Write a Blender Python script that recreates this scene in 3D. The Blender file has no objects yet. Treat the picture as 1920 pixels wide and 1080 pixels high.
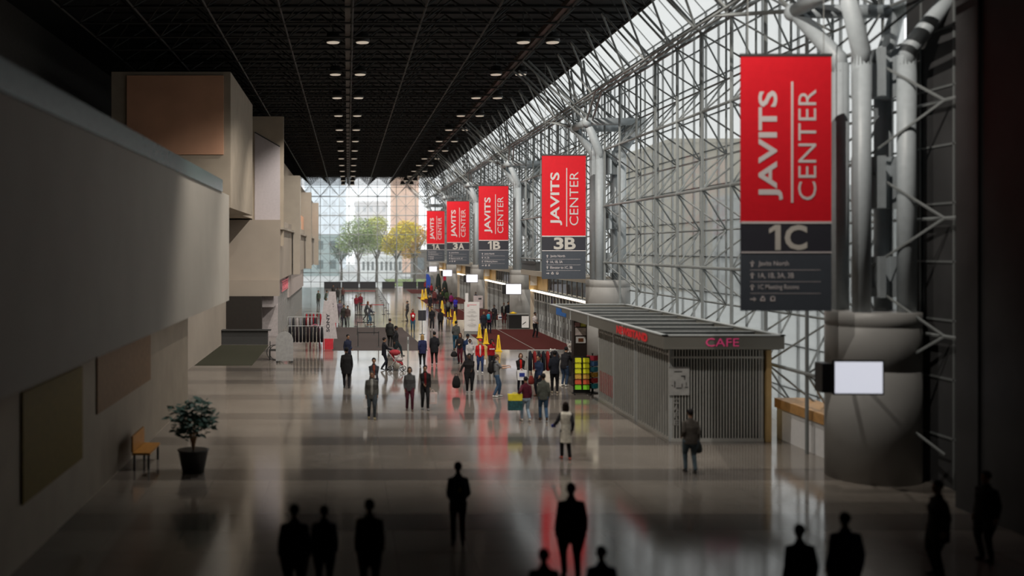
import bpy, math, random
from mathutils import Vector, Matrix
random.seed(7)
S = bpy.context.scene
COL = S.collection
R = math.radians

# ---------------------------------------------------------------- camera
F = 1920.0; VX = 652.0; VY = 467.0; H = 6.2          # focal length and vanishing point of the photograph, eye height
cd = bpy.data.cameras.new('camera'); cam = bpy.data.objects.new('camera', cd); COL.objects.link(cam)
cd.sensor_width = 36; cd.lens = 36
cd.shift_x = (960 - VX) / 1920; cd.shift_y = -(540 - VY) / 1920
cd.clip_end = 1500
cam.location = (0, 0, H); cam.rotation_euler = (R(90), 0, 0)
cd.dof.use_dof = True; cd.dof.focus_distance = 62; cd.dof.aperture_fstop = 0.30
S.camera = cam

# ---------------------------------------------------------------- sky, light, exposure
S.view_settings.view_transform = 'Standard'; S.view_settings.look = 'None'
S.view_settings.exposure = 0.0; S.view_settings.gamma = 1.0; S.view_settings.use_curve_mapping = False
W = bpy.data.worlds.new('overcast'); S.world = W; W.use_nodes = True
wn = W.node_tree.nodes; wl = W.node_tree.links
bg = wn['Background']; bg.inputs['Color'].default_value = (0.97, 0.985, 1.0, 1); bg.inputs['Strength'].default_value = 1.7
S.cycles.max_bounces = 8; S.cycles.diffuse_bounces = 3; S.cycles.glossy_bounces = 4
S.cycles.transparent_max_bounces = 16; S.cycles.use_denoising = True
S.cycles.caustics_reflective = False; S.cycles.caustics_refractive = False
S.cycles.sample_clamp_indirect = 6.0

# spots at the ceiling downlights, boosted to stand in for daylight (the lamps themselves are built further down)
for xc_ in (0.0, 9.2):
    for k_ in range(-1, 15):
        ld = bpy.data.lights.new('downlight', 'SPOT'); ld.energy = 2700; ld.spot_size = R(112); ld.spot_blend = .5; ld.shadow_soft_size = 0
        ld.color = (1.0, .93, .84)
        lo = bpy.data.objects.new('downlight', ld); lo.location = (xc_, 31.3 + 9.12 * k_, 16.05); lo.rotation_euler = (R(27 if k_ >= 0 else 52), 0, R(0 if k_ >= 0 else (-25 if xc_ else -42)))
        if k_ < 0: ld.spot_size = R(78)  # no lamp built here; spots added to brighten the near banner and kiosk
        lo.name = 'downlight'; COL.objects.link(lo)

# ---------------------------------------------------------------- materials
MATS = {}
def mat(name, col, rough=.6, metal=0, emit=0, var=.12, scale=6, spec=.4, bump=0):
    if name in MATS: return MATS[name]
    m = bpy.data.materials.new(name); m.use_nodes = True; MATS[name] = m
    n = m.node_tree.nodes; l = m.node_tree.links; b = n['Principled BSDF']
    tc = n.new('ShaderNodeTexCoord'); no = n.new('ShaderNodeTexNoise'); no.inputs['Scale'].default_value = scale
    no.inputs['Detail'].default_value = 3
    l.new(tc.outputs['Object'], no.inputs['Vector'])
    cr = n.new('ShaderNodeValToRGB')
    cr.color_ramp.elements[0].color = tuple(c * (1 - var) for c in col) + (1,)
    cr.color_ramp.elements[1].color = tuple(min(1, c * (1 + var)) for c in col) + (1,)
    cr.color_ramp.elements[0].position = .3; cr.color_ramp.elements[1].position = .7
    l.new(no.outputs['Fac'], cr.inputs['Fac']); l.new(cr.outputs['Color'], b.inputs['Base Color'])
    b.inputs['Roughness'].default_value = rough; b.inputs['Metallic'].default_value = metal
    b.inputs['Specular IOR Level'].default_value = spec
    if bump:
        bp = n.new('ShaderNodeBump'); bp.inputs['Strength'].default_value = bump; bp.inputs['Distance'].default_value = .02
        l.new(no.outputs['Fac'], bp.inputs['Height']); l.new(bp.outputs['Normal'], b.inputs['Normal'])
    if emit:
        l.new(cr.outputs['Color'], b.inputs['Emission Color']); b.inputs['Emission Strength'].default_value = emit
    return m
def cloth(col, rough=.9):
    return mat('cloth_%02x%02x%02x' % tuple(int(min(c, 1) * 255) for c in col), col, rough, scale=14, var=.18, spec=.15, bump=.3)
def skin(col): return mat('skin_%02x%02x%02x' % tuple(int(c * 255) for c in col), col, .55, scale=20, var=.06, spec=.3)
def glass(name, tint, clear=.75, veil=(.5, .55, .56), gloss=.08):
    m = bpy.data.materials.new(name); m.use_nodes = True; MATS[name] = m
    n = m.node_tree.nodes; l = m.node_tree.links; n.clear()
    o = n.new('ShaderNodeOutputMaterial'); t = n.new('ShaderNodeBsdfTransparent'); t.inputs[0].default_value = tint + (1,)
    tl = n.new('ShaderNodeBsdfTranslucent'); tl.inputs[0].default_value = veil + (1,)
    g = n.new('ShaderNodeBsdfGlossy'); g.inputs['Roughness'].default_value = .05; g.inputs[0].default_value = (.8, .85, .85, 1)
    a = n.new('ShaderNodeMixShader'); a.inputs[0].default_value = clear; l.new(tl.outputs[0], a.inputs[1]); l.new(t.outputs[0], a.inputs[2])
    b = n.new('ShaderNodeMixShader'); b.inputs[0].default_value = gloss; l.new(a.outputs[0], b.inputs[1]); l.new(g.outputs[0], b.inputs[2])
    l.new(b.outputs[0], o.inputs[0]); return m

M_steel = mat('painted_steel', (.40, .44, .465), .45, 0, var=.05, spec=.5)
M_truss = mat('truss_paint', (.22, .235, .235), .5, 0, var=.05)
M_trussdark = mat('roof_truss_paint', (.009, .009, .0085), .6, var=.05)
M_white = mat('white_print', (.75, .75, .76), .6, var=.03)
M_red = mat('banner_red', (.62, .012, .022), .5, var=.04, spec=.2)
M_char = mat('banner_charcoal', (.028, .028, .038), .6, var=.04)
M_slate = mat('banner_slate', (.055, .064, .08), .6, var=.04)
M_print = mat('banner_letter', (.60, .55, .55), .6, var=.02)
M_beige = mat('beige_panel', (.36, .32, .27), .7, var=.05, scale=1.5)
M_beige2 = mat('beige_stone', (.40, .34, .27), .75, var=.08, scale=1)
M_black = mat('black_plastic', (.012, .012, .013), .4, var=.1)
M_dark = mat('dark_grey_metal', (.05, .05, .05), .45, var=.08)
M_mid = mat('mid_grey_metal', (.2, .205, .2), .45, var=.06)
M_light = mat('light_grey_metal', (.42, .44, .44), .4, var=.05)
M_yellow = mat('safety_yellow', (.75, .48, .01), .45, var=.06)
M_paper = mat('white_paper', (.62, .61, .6), .7, var=.03)
M_wood = mat('warm_wood', (.42, .22, .08), .5, var=.2, scale=3)
M_maroon = mat('maroon_door_metal', (.12, .085, .075), .35, var=.15)
M_screen = mat('lit_screen', (.86, .88, 1.0), .3, emit=.62, var=.01)
M_strip = mat('strip_and_fill_lamp', (1, .86, .66), .4, emit=3.2, var=.01)
M_lamp = mat('lamp_lens', (1, .86, .7), .4, emit=.3, var=.02)
M_glassout = glass('outer_glazing', (.58, .59, .58), .62, (.43, .44, .42), .06)
M_glassend = glass('end_glazing', (.93, .95, .96), .88, (.5, .52, .52), .05)
M_shopglass = glass('shop_glass', (.22, .24, .24), .85, (.06, .06, .06), .12)

# ---------------------------------------------------------------- mesh helpers
class MB:
    def __init__(s): s.v = []; s.f = []; s.m = []
    def add(s, vs, fs, mi=0):
        b = len(s.v); s.v += [tuple(v) for v in vs]; s.f += [tuple(i + b for i in f) for f in fs]; s.m += [mi] * len(fs); return s
    def box(s, x0, x1, y0, y1, z0, z1, mi=0):
        v = [(x, y, z) for x in (x0, x1) for y in (y0, y1) for z in (z0, z1)]
        return s.add(v, [(0, 1, 3, 2), (4, 6, 7, 5), (0, 4, 5, 1), (2, 3, 7, 6), (0, 2, 6, 4), (1, 5, 7, 3)], mi)
    def cbox(s, c, d, mi=0):
        return s.box(c[0] - d[0] / 2, c[0] + d[0] / 2, c[1] - d[1] / 2, c[1] + d[1] / 2, c[2] - d[2] / 2, c[2] + d[2] / 2, mi)
    def loft(s, pts, rad, n=12, mi=0, up=None, dome=True):
        pts = [Vector(p) for p in pts]; N = len(pts); rings = []
        rad = [(r, r) if not isinstance(r, tuple) else r for r in rad]
        P = list(pts); Q = list(rad)
        tan = []
        for i in range(N):
            a = pts[max(0, i - 1)]; b = pts[min(N - 1, i + 1)]; t = (b - a)
            tan.append(t.normalized() if t.length > 1e-9 else Vector((0, 0, 1)))
        if dome:
            r0 = min(Q[0]) * .45; r1 = min(Q[-1]) * .45
            P = [pts[0] - tan[0] * r0] + P + [pts[-1] + tan[-1] * r1]
            Q = [(rad[0][0] * .6, rad[0][1] * .6)] + Q + [(rad[-1][0] * .6, rad[-1][1] * .6)]
            tan = [tan[0]] + tan + [tan[-1]]
        ref = Vector(up) if up else (Vector((0, 1, 0)) if abs(tan[0].y) < .9 else Vector((1, 0, 0)))
        vs = []
        for p, (a, b), t in zip(P, Q, tan):
            y = (ref - t * ref.dot(t))
            if y.length < 1e-4: y = Vector((1, 0, 0)) - t * t.x
            y.normalize(); x = y.cross(t)
            if up is None: ref = y
            for k in range(n):
                an = 2 * math.pi * k / n
                vs.append(p + x * (a * math.cos(an)) + y * (b * math.sin(an)))
        fs = []
        for i in range(len(P) - 1):
            for k in range(n):
                fs.append((i * n + k, i * n + (k + 1) % n, (i + 1) * n + (k + 1) % n, (i + 1) * n + k))
        fs.append(tuple(reversed(range(n)))); fs.append(tuple((len(P) - 1) * n + k for k in range(n)))
        return s.add(vs, fs, mi)
    def bar(s, p, q, r, n=6, mi=0): return s.loft([p, q], [r, r], n, mi, dome=False)
    def ell(s, c, r, n=12, m=8, mi=0, tilt=0):
        vs = [Vector((0, 0, -r[2]))]
        for j in range(1, m):
            ph = -math.pi / 2 + math.pi * j / m
            for k in range(n):
                an = 2 * math.pi * k / n
                vs.append(Vector((r[0] * math.cos(ph) * math.cos(an), r[1] * math.cos(ph) * math.sin(an), r[2] * math.sin(ph))))
        vs.append(Vector((0, 0, r[2])))
        fs = [(0, 1 + (k + 1) % n, 1 + k) for k in range(n)]
        for j in range(m - 2):
            for k in range(n):
                a = 1 + j * n; fs.append((a + k, a + (k + 1) % n, a + n + (k + 1) % n, a + n + k))
        a = 1 + (m - 2) * n; fs += [(a + k, a + (k + 1) % n, len(vs) - 1) for k in range(n)]
        if tilt:
            rm = Matrix.Rotation(tilt, 3, 'X'); vs = [rm @ v for v in vs]
        return s.add([v + Vector(c) for v in vs], fs, mi)
    def lathe(s, c, prof, n=24, mi=0):
        vs = []; fs = []
        for r, z in prof:
            for k in range(n):
                an = 2 * math.pi * k / n; vs.append((c[0] + r * math.cos(an), c[1] + r * math.sin(an), c[2] + z))
        for i in range(len(prof) - 1):
            for k in range(n): fs.append((i * n + k, i * n + (k + 1) % n, (i + 1) * n + (k + 1) % n, (i + 1) * n + k))
        fs.append(tuple(reversed(range(n)))); fs.append(tuple((len(prof) - 1) * n + k for k in range(n)))
        return s.add(vs, fs, mi)
    def plate(s, O, U, V, pts, t, mi=0):
        """prism: outline pts (u, v) in the plane O, U, V, pushed back by t along the inward normal"""
        O = Vector(O); U = Vector(U); V = Vector(V); Nn = U.cross(V)
        a = [O + U * p[0] + V * p[1] for p in pts]; b = [p - Nn * t for p in a]; n = len(a)
        fs = [tuple(range(n)), tuple(reversed(range(n, 2 * n)))] + [(i, i + n, (i + 1) % n + n, (i + 1) % n) for i in range(n)]
        return s.add(a + b, fs, mi)
    def mesh(s, name, mats, smooth=False, shift=None):
        me = bpy.data.meshes.new(name); v = s.v
        if shift is not None: v = [(p[0] - shift[0], p[1] - shift[1], p[2] - shift[2]) for p in v]
        me.from_pydata(v, [], s.f)
        for m in (mats if isinstance(mats, (list, tuple)) else [mats]): me.materials.append(m)
        me.polygons.foreach_set('material_index', s.m)
        if smooth: me.polygons.foreach_set('use_smooth', [True] * len(me.polygons))
        me.update(); return me
    def build(s, name, mats, parent=None, smooth=False, world=False):
        sh = parent.location if (parent is not None and world) else None
        o = bpy.data.objects.new(name, s.mesh(name, mats, smooth, sh)); COL.objects.link(o)
        if parent is not None: o.parent = parent
        return o

def tag(o, label=None, cat=None, group=None, kind=None):
    if label: o['label'] = label
    if cat: o['category'] = cat
    if group: o['group'] = group
    if kind: o['kind'] = kind
    return o
def thing(name, label, cat, loc=(0, 0, 0), rz=0, group=None):
    o = bpy.data.objects.new(name, None); COL.objects.link(o); o.location = loc; o.rotation_euler = (0, 0, rz)
    o.empty_display_size = .1
    return tag(o, label, cat, group)
def struct(name, mb, mats, label=None, parent=None, smooth=False):
    o = mb.build(name, mats, parent, smooth)
    if parent is None: tag(o, label, None, None, 'structure')
    return o
def copy_tree(o, parent=None):
    c = o.copy(); COL.objects.link(c)
    if parent is not None: c.parent = parent
    for ch in list(o.children): copy_tree(ch, c)
    return c
def relabel(o, label):
    o['label'] = label; return o
def fx(px, Y): return (px - VX) * Y / F
def fz(py, Y): return H - (py - VY) * Y / F
def fy(py): return F * H / (py - VY)                    # depth of a floor point

def text_raw(body, bold):
    cu = bpy.data.curves.new('t', 'FONT'); cu.body = body; cu.size = 1; cu.offset = bold; cu.resolution_u = 3
    ob = bpy.data.objects.new('t', cu); COL.objects.link(ob)
    dg = bpy.context.evaluated_depsgraph_get(); dg.update()
    me = bpy.data.meshes.new_from_object(ob.evaluated_get(dg))
    vs = [v.co.copy() for v in me.vertices]; fs = [tuple(p.vertices) for p in me.polygons]
    bpy.data.objects.remove(ob); bpy.data.curves.remove(cu); bpy.data.meshes.remove(me)
    x0 = min(v.x for v in vs); x1 = max(v.x for v in vs); y0 = min(v.y for v in vs); y1 = max(v.y for v in vs)
    return [((v.x - x0) / (x1 - x0), (v.y - y0) / (y1 - y0)) for v in vs], fs
TXT = {}
def lettering(mb, body, O, U, V, w, h, bold=0.0, lift=.012, mi=0):
    """letters filling a w x h box whose lower left corner is O, standing just proud of the surface"""
    k = (body, bold)
    if k not in TXT: TXT[k] = text_raw(body, bold)
    vs, fs = TXT[k]; O = Vector(O); U = Vector(U); V = Vector(V); Nn = U.cross(V)
    mb.add([O + U * (x * w) + V * (y * h) + Nn * lift for x, y in vs], fs, mi); return mb
XF, ZF = (1, 0, 0), (0, 0, 1)

# ---------------------------------------------------------------- building shell
YE = 164.6          # end glazing
XG = 15.55          # right glazing
MOD = 3.048
DOORY = [27.9, 56.3, 82.8, 109.3, 135.8, 162.3]

def floor_mat():
    m = bpy.data.materials.new('polished_floor'); m.use_nodes = True
    n = m.node_tree.nodes; l = m.node_tree.links; b = n['Principled BSDF']
    tc = n.new('ShaderNodeTexCoord'); sp = n.new('ShaderNodeSeparateXYZ'); l.new(tc.outputs['Object'], sp.inputs[0])
    def mth(op, a, bb=None, c=None):
        x = n.new('ShaderNodeMath'); x.operation = op
        for i, q in enumerate((a, bb, c)):
            if q is None: continue
            if isinstance(q, (int, float)): x.inputs[i].default_value = q
            else: l.new(q, x.inputs[i])
        return x.outputs[0]
    yy = sp.outputs['Y']; xx = sp.outputs['X']
    band = mth('LESS_THAN', mth('MODULO', mth('ADD', yy, 100 - 24.55), 4.9), 1.45)
    line = mth('LESS_THAN', mth('MODULO', mth('ADD', xx, 100.0), 1.53), .018)
    line2 = mth('LESS_THAN', mth('MODULO', mth('ADD', yy, 100.0), 1.53), .02)
    no = n.new('ShaderNodeTexNoise'); no.inputs['Scale'].default_value = .35; no.inputs['Detail'].default_value = 6; l.new(tc.outputs['Object'], no.inputs['Vector'])
    sp2 = n.new('ShaderNodeTexNoise'); sp2.inputs['Scale'].default_value = 60; l.new(tc.outputs['Object'], sp2.inputs['Vector'])
    cr = n.new('ShaderNodeValToRGB'); cr.color_ramp.elements[0].color = (.215, .188, .163, 1); cr.color_ramp.elements[1].color = (.29, .257, .223, 1)
    cr.color_ramp.elements[0].position = .35; cr.color_ramp.elements[1].position = .65; l.new(no.outputs['Fac'], cr.inputs[0])
    mx = n.new('ShaderNodeMix'); mx.data_type = 'RGBA'; mx.inputs['B'].default_value = (.12, .106, .097, 1)
    l.new(cr.outputs[0], mx.inputs['A']); l.new(mth('MULTIPLY', band, .8), mx.inputs['Factor'])
    m2 = n.new('ShaderNodeMix'); m2.data_type = 'RGBA'; m2.inputs['B'].default_value = (.07, .065, .06, 1)
    l.new(mx.outputs['Result'], m2.inputs['A']); l.new(mth('MULTIPLY', mth('MAXIMUM', line, line2), .5), m2.inputs['Factor'])
    m3 = n.new('ShaderNodeMix'); m3.data_type = 'RGBA'; m3.blend_type = 'MULTIPLY'; m3.inputs['Factor'].default_value = .35
    l.new(m2.outputs['Result'], m3.inputs['A']); l.new(sp2.outputs['Fac'], m3.inputs['B'])
    l.new(m3.outputs['Result'], b.inputs['Base Color'])
    rn = n.new('ShaderNodeMapRange'); rn.inputs['To Min'].default_value = .07; rn.inputs['To Max'].default_value = .15
    l.new(no.outputs['Fac'], rn.inputs['Value']); l.new(rn.outputs[0], b.inputs['Roughness'])
    b.inputs['IOR'].default_value = 1.6; b.inputs['Specular IOR Level'].default_value = .8
    return m
mb = MB(); mb.box(-16, 16.5, -8, 166, -.3, 0)
struct('floor', mb, floor_mat(), 'polished beige floor with darker bands across the hall')

# opaque roof deck
M_deck = mat('roof_deck', (.010, .010, .0105), .8, var=.3, scale=2)
mb = MB(); mb.box(-16, 14.3, -8, 165.2, 17.85, 18.1)
y = 0
while y < 164: mb.box(-12, 14.2, y, y + .1, 17.75, 17.85); y += 1.524
struct('ceiling', mb, M_deck, 'dark roof deck over the hall')

# room walls; back and near right ones added dark to shade the foreground
mb = MB(); mb.box(-16.3, -16, -8, 165, 0, 18); struct('wall_left', mb, mat('far_left_wall', (.06, .055, .05), .8), 'outer wall far behind the mezzanine')
mb = MB(); mb.box(-16, 16.5, -8.3, -8, 0, 18); struct('wall_back', mb, M_dark, 'unseen dark wall added behind the camera to shade the foreground')
mb = MB(); mb.box(14.6, 16.4, -8, 24.6, 0, 18.0); mb.box(15.6, 16.4, 24.6, 28.6, 0, 18.0)
for k in range(10): mb.box(14.52, 14.6, -7 + k * 3.4, -6.9 + k * 3.4, 0, 17.8)
M_dwall = mat('added_dark_wall', (.035, .035, .036), .7, var=.25, scale=.8)  # opaque dark wall added in place of glazing to darken the right edge
struct('wall_right_shade', mb, M_dwall, 'dark wall added beside the nearest column to darken that edge')

# right glazing: panes, mullions (outer layer)
mb = MB()
mb.add([(XG, 28.6, .0), (XG, YE, .0), (XG, YE, 16.5), (XG, 28.6, 16.5)], [(0, 1, 2, 3)])
mb.add([(XG, 24.6, 16.5), (XG, YE, 16.5), (14.3, YE, 17.95), (14.3, 24.6, 17.95)], [(0, 1, 2, 3)])
w2 = struct('window_2', mb, M_glassout, 'tall glazed side wall with fine mullions')
mb = MB(); y = 24.8
while y < YE:
    mb.box(XG + .02, XG + .1, y - .03, y + .03, 0, 16.5); mb.bar((XG + .05, y, 16.5), (14.35, y, 17.95), .03, 4); y += 1.524
for k in range(11):
    z = 1.3 + k * 1.524; mb.box(XG + .02, XG + .09, 24.6, YE, z - .025, z + .025)
M_mull = mat('mullion_grey', (.15, .16, .16), .5, var=.05)
struct('window_frame', mb, M_mull, parent=w2)

# end glazing
mb = MB(); mb.add([(-14, YE, 0), (XG, YE, 0), (XG, YE, 17.9), (-14, YE, 17.9)], [(0, 1, 2, 3)])
w1 = struct('window_1', mb, M_glassend, 'gridded glass wall at the far end of the hall')
mb = MB(); x = 13.9 - 1.524 * 17
while x < XG: mb.box(x - .035, x + .035, YE - .06, YE, 0, 17.8); x += 1.524
for k in range(-3, 9):
    z = 5.47 + k * 1.524
    if z > 0: mb.box(-14, XG, YE - .06, YE, z - .035, z + .035)
struct('window_frame', mb, M_mull, parent=w1)

# space frames -------------------------------------------------
ZN = [2.42, 5.47, 8.52, 11.57, 14.62]
def frame_right():
    mb = MB(); ys = [24.9 + k * MOD for k in range(1, 46)]
    Xi, Xo = 13.9, 15.4
    for i, y in enumerate(ys):
        mb.bar((Xi, y, 4.3), (Xi, y, 14.62), .062, 6)
        mb.bar((Xi, y, 14.62), (12.4, y, 16.28), .055, 5)
        low = y < 54
        if low: mb.bar((Xi, y, 0), (Xi, y, 4.3), .062, 6)
        for z in (ZN if low else ZN[1:]):
            if i < len(ys) - 1: mb.bar((Xi, y, z), (Xi, ys[i + 1], z), .06, 6)
            mb.ell((Xi, y, z), (.1, .1, .1), 6, 4)
            for dy in (-1, 1):
                for dz in (-1, 1):
                    zo = z + dz * MOD / 2
                    if zo > 16.3: zo = 16.2
                    mb.bar((Xi, y, z), (Xo, y + dy * MOD / 2, zo), .036, 5)
    for i in range(len(ys) - 1):
        yo = ys[i] + MOD / 2
        mb.bar((Xo, yo, 3.9), (Xo, yo, 16.2), .045, 5)
    for z in [a + MOD / 2 for a in ZN]:
        mb.bar((Xo, 24.6, z), (Xo, YE - .3, z), .045, 5)
    return mb
struct('trim_1', frame_right(), M_truss, 'steel space frame of the side wall')

def frame_end():
    mb = MB(); xs = [13.9 - k * MOD for k in range(9)]; Yi, Yo = 162.9, 164.4
    for x in xs:
        mb.bar((x, Yi, 0), (x, Yi, 14.62), .045, 5)
        mb.bar((x, Yi, 14.62), (x + 1.524, Yi - 1.5, 16.28), .05, 5); mb.bar((x, Yi, 14.62), (x - 1.524, Yi - 1.5, 16.28), .05, 5)
        for z in ZN:
            for dx in (-1, 1):
                for dz in (-1, 1):
                    mb.bar((x, Yi, z), (x + dx * 1.524, Yo, z + dz * 1.524), .025, 4)
            mb.ell((x, Yi, z), (.08, .08, .08), 6, 4)
    for z in ZN: mb.bar((xs[-1], Yi, z), (xs[0], Yi, z), .045, 5)
    return mb
struct('trim_2', frame_end(), M_truss, 'steel space frame of the end wall')

def frame_roof():
    mb = MB(); xs = [12.4 - k * MOD for k in range(9)]; ys = [3.0 + k * MOD for k in range(53)]; zl, zu = 16.28, 17.7
    for i, y in enumerate(ys):
        mb.bar((xs[-1], y, zl), (xs[0], y, zl), .05, 4)
        for j, x in enumerate(xs):
            if i < len(ys) - 1: mb.bar((x, y, zl), (x, ys[i + 1], zl), .05, 4)
            for dy in (-1, 1):
                for dx in (-1, 1):
                    mb.bar((x, y, zl), (x + dx * MOD / 2, y + dy * MOD / 2, zu), .035, 4)
    return mb
struct('trim_3', frame_roof(), M_trussdark, 'dark steel space frame under the roof deck')

# double chord and struts over the columns
mb = MB()
for xo in (12.15, 12.45): mb.bar((xo, 24, 13.95), (xo, 163, 13.95), .055, 6)
for Yc in DOORY:
    for sy in (-1, 1):
        for dx in (0, .3):
            p = (12.78 + dx, Yc + sy * 1.52, 13.05)
            mb.bar(p, (12.15 + dx, Yc + sy * 6.1, 13.95), .055, 6)
            mb.bar(p, (9.35 + dx, Yc + sy * 1.52, 16.28), .055, 6)
            mb.bar(p, (12.45 + dx * .5, Yc + sy * 1.52, 16.28), .06, 6)
        mb.bar((15.4, Yc + sy * 1.52, 13.05), (13.9, Yc + sy * 1.52, 14.62), .07, 6)
k = 0; y = 27.0
while y < 160:
    mb.bar((12.3, y, 13.95), (10.87, y + 1.5, 16.28), .045, 5); mb.bar((12.3, y, 13.95), (13.9, y + 1.5, 14.62), .045, 5)
    mb.bar((12.3, y, 13.95), (10.87, y - 1.5, 16.28), .045, 5); y += MOD
struct('trim_4', mb, M_truss, 'double edge chord with struts to the roof')
# ---------------------------------------------------------------- columns
M_drum = mat('column_drum_panel', (.29, .285, .275), .45, var=.04, scale=1)
def column():
    t = thing('steel_column', '', 'column', (0, 0, 0))
    for sx in (-1, 1):
        for sy in (-1, 1):
            mb = MB(); mb.bar((sx * .6, sy * .6, 4.4), (sx * .6, sy * .6, 11.35), .24, 20); mb.build('pipe', M_steel, t, True)
            mb = MB(); mb.loft([(sx * .6, sy * .6, 11.1), (sx * .63, sy * .63, 11.5), (sx * 1.45, sy * 1.45, 12.95)], [.24, .24, .2], 16, dome=False)
            mb.ell((sx * 1.5, sy * 1.5, 13.0), (.27, .27, .27), 12, 8); mb.build('branch', M_steel, t, True)
    mb = MB()
    for z in (13.02,):
        for a, b in (((-1.5, -1.5), (1.5, -1.5)), ((-1.5, 1.5), (1.5, 1.5)), ((-1.5, -1.5), (-1.5, 1.5)), ((1.5, -1.5), (1.5, 1.5))):
            mb.bar(a + (z,), b + (z,), .2, 14)
    mb.build('capital', M_steel, t, True)
    for z0, z1 in ((4.9, 6.0), (7.3, 8.7), (10.3, 11.6)):
        mb = MB(); mb.box(-.55, .55, -.08, .08, z0, z1); mb.box(-.08, .08, -.55, .55, z0, z1); mb.box(.45, .6, -.6, .6, z0, z1)
        mb.build('plate', M_steel, t)
    mb = MB(); mb.lathe((0, 0, 0), [(1.2, 0), (1.2, 2.95), (1.185, 2.96), (1.185, 3.0), (1.2, 3.01), (1.2, 4.1), (1.19, 4.11), (1.19, 4.15), (1.2, 4.16), (1.2, 4.5), (1.12, 4.52)], 40)
    d = mb.build('drum', M_drum, t, True)
    d.data.polygons.foreach_set('use_smooth', [len(p.vertices) == 4 for p in d.data.polygons])
    return t
CL = ['blurred grey four-pipe column beside the large 1C banner', 'tall grey four-pipe column right of the 3B banner, behind the cafe kiosk',
      'grey four-pipe column between the 1B and 3B banners', 'grey four-pipe column between the 3A and 1B banners',
      'small grey four-pipe column between the 1A and 3A banners', 'farthest four-pipe column, at the end glass wall behind the 1A banner']
c0 = column()
for i, (Yc, lb) in enumerate(zip(DOORY, CL)):
    c = c0 if i == 0 else copy_tree(c0)
    c.location = (14.3 if i < 5 else 14.0, Yc if i < 5 else 161.0, 0); relabel(c, lb); c['group'] = 'columns along the glass side wall'

# ---------------------------------------------------------------- banners
BY = [26.85, 55.4, 82.1, 108.5, 136.2]
BN = ['1C', '3B', '1B', '3A', '1A']
BT = [('Javits North', '1A, 1B, 3A, 3B', '1C Meeting Rooms'), ('Javits North', '1A, 1B, 3A', 'Elevator to 1C, 3B'),
      ('Javits North', '1A, 3A', '1B Meeting Rooms'), ('Javits North', '1A', 'Elevator to 1A, 1B'), ('Javits North', '1A Meeting Rooms', 'Elevator')]
BLAB = ['huge blurred red and charcoal banner numbered 1C, nearest the viewer', 'red and charcoal hanging banner numbered 3B, left of the tall column',
        'red and charcoal hanging banner numbered 1B', 'red and charcoal hanging banner numbered 3A', 'smallest red and charcoal hanging banner, numbered 1A']
for i, (Yb, nm, tx, lb) in enumerate(zip(BY, BN, BT, BLAB)):
    x0 = 10.5 if i else 10.3; w = 2.37; zb = 4.58; h = 6.67
    t = thing('hanging_banner', lb, 'banner', (x0 + w / 2, Yb, zb), 0, 'wayfinding banners hanging along the hall')
    L = -w / 2
    z1 = h * .23; z2 = h * .347
    mb = MB(); mb.box(L, -L, -.03, .03, z2, h, 0); mb.build('red_panel', M_red, t)
    mb = MB(); mb.box(L, -L, -.03, .03, z1, z2, 0); mb.build('number_panel', M_char, t)
    mb = MB(); mb.box(L, -L, -.03, .03, 0, z1, 0); mb.build('direction_panel', M_slate, t)
    O = lambda x, z: (L + x, -.03, z)
    V = (-1, 0, 0)
    mb = MB()
    lettering(mb, 'JAVITS', O(w * .46, h * .435), ZF, V, h * .43, w * .27, .022)
    lettering(mb, 'CENTER', O(w * .83, h * .435), ZF, V, h * .435, w * .20, -.003)
    mb.box(L + w * .553, L + w * .575, -.045, -.03, h * .425, h * .90)
    mb.box(L, -L, -.045, -.03, z2 - .03, z2 + .03); mb.box(L, -L, -.045, -.03, z1 - .018, z1 + .018)
    mb.build('lettering', M_print, t)
    mb = MB(); hn = z2 - z1 - .12; zn = z1 + .06
    if nm[0] == '3': lettering(mb, '3', O(w * .27, zn), XF, ZF, w * .22, hn, .03)
    else: mb.plate((L + w * .31, -.045, zn), XF, ZF, [(.16, 0), (.30, 0), (.30, hn), (.16, hn), (.16, hn), (0, hn * .84), (0, hn * .66), (.16, hn * .80)], .012)
    lettering(mb, nm[1], O(w * (.52 if nm[0] == '3' else .48), zn), XF, ZF, w * .25, hn, .03)
    mb.build('number', mat('number_print', (.50, .47, .43), .6, var=.02), t)
    mb = MB()
    for k, s_ in enumerate(tx):
        zz = z1 * (.80 - .2 * k)
        lettering(mb, s_, O(w * .19, zz - .08), XF, ZF, w * .028 * len(s_), .16, .004)
        mb.lathe((0, 0, 0), [(0, 0)], 3) if 0 else None
        # arrow in front of every line
        mb.box(L + w * .115, L + w * .13, -.042, -.03, zz - .07, zz + .06)
        mb.add([(L + w * .095, -.042, zz + .02), (L + w * .15, -.042, zz + .02), (L + w * .1225, -.042, zz + .09)], [(0, 1, 2)])
        mb.box(L + w * .1, L + w * .88, -.036, -.03, zz - .16, zz - .15)
    zz = z1 * .20
    for k in range(3):
        xk = L + w * (.13 + .11 * k)
        if k == 0:
            mb.box(xk - .07, xk + .04, -.042, -.03, zz - .015, zz + .015); mb.add([(xk + .02, -.042, zz - .06), (xk + .09, -.042, zz), (xk + .02, -.042, zz + .06)], [(0, 1, 2)])
        else: mb.box(xk - .06, xk + .06, -.042, -.03, zz - .05, zz + (.03 if k == 1 else .06)); mb.box(xk - .03, xk + .03, -.042, -.03, zz - .02, zz + .08)
    mb.build('direction_text', M_print, t)
    mb = MB(); mb.box(L - .02, -L + .02, -.045, .045, h, h + .07); mb.build('top_rail', M_dark, t)
    for sx in (-1, 1):
        mb = MB(); mb.bar((sx * w * .42, 0, h), (sx * w * .42, 0, 16.3 - zb), .012, 5); mb.build('cable', M_mid, t)

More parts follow.
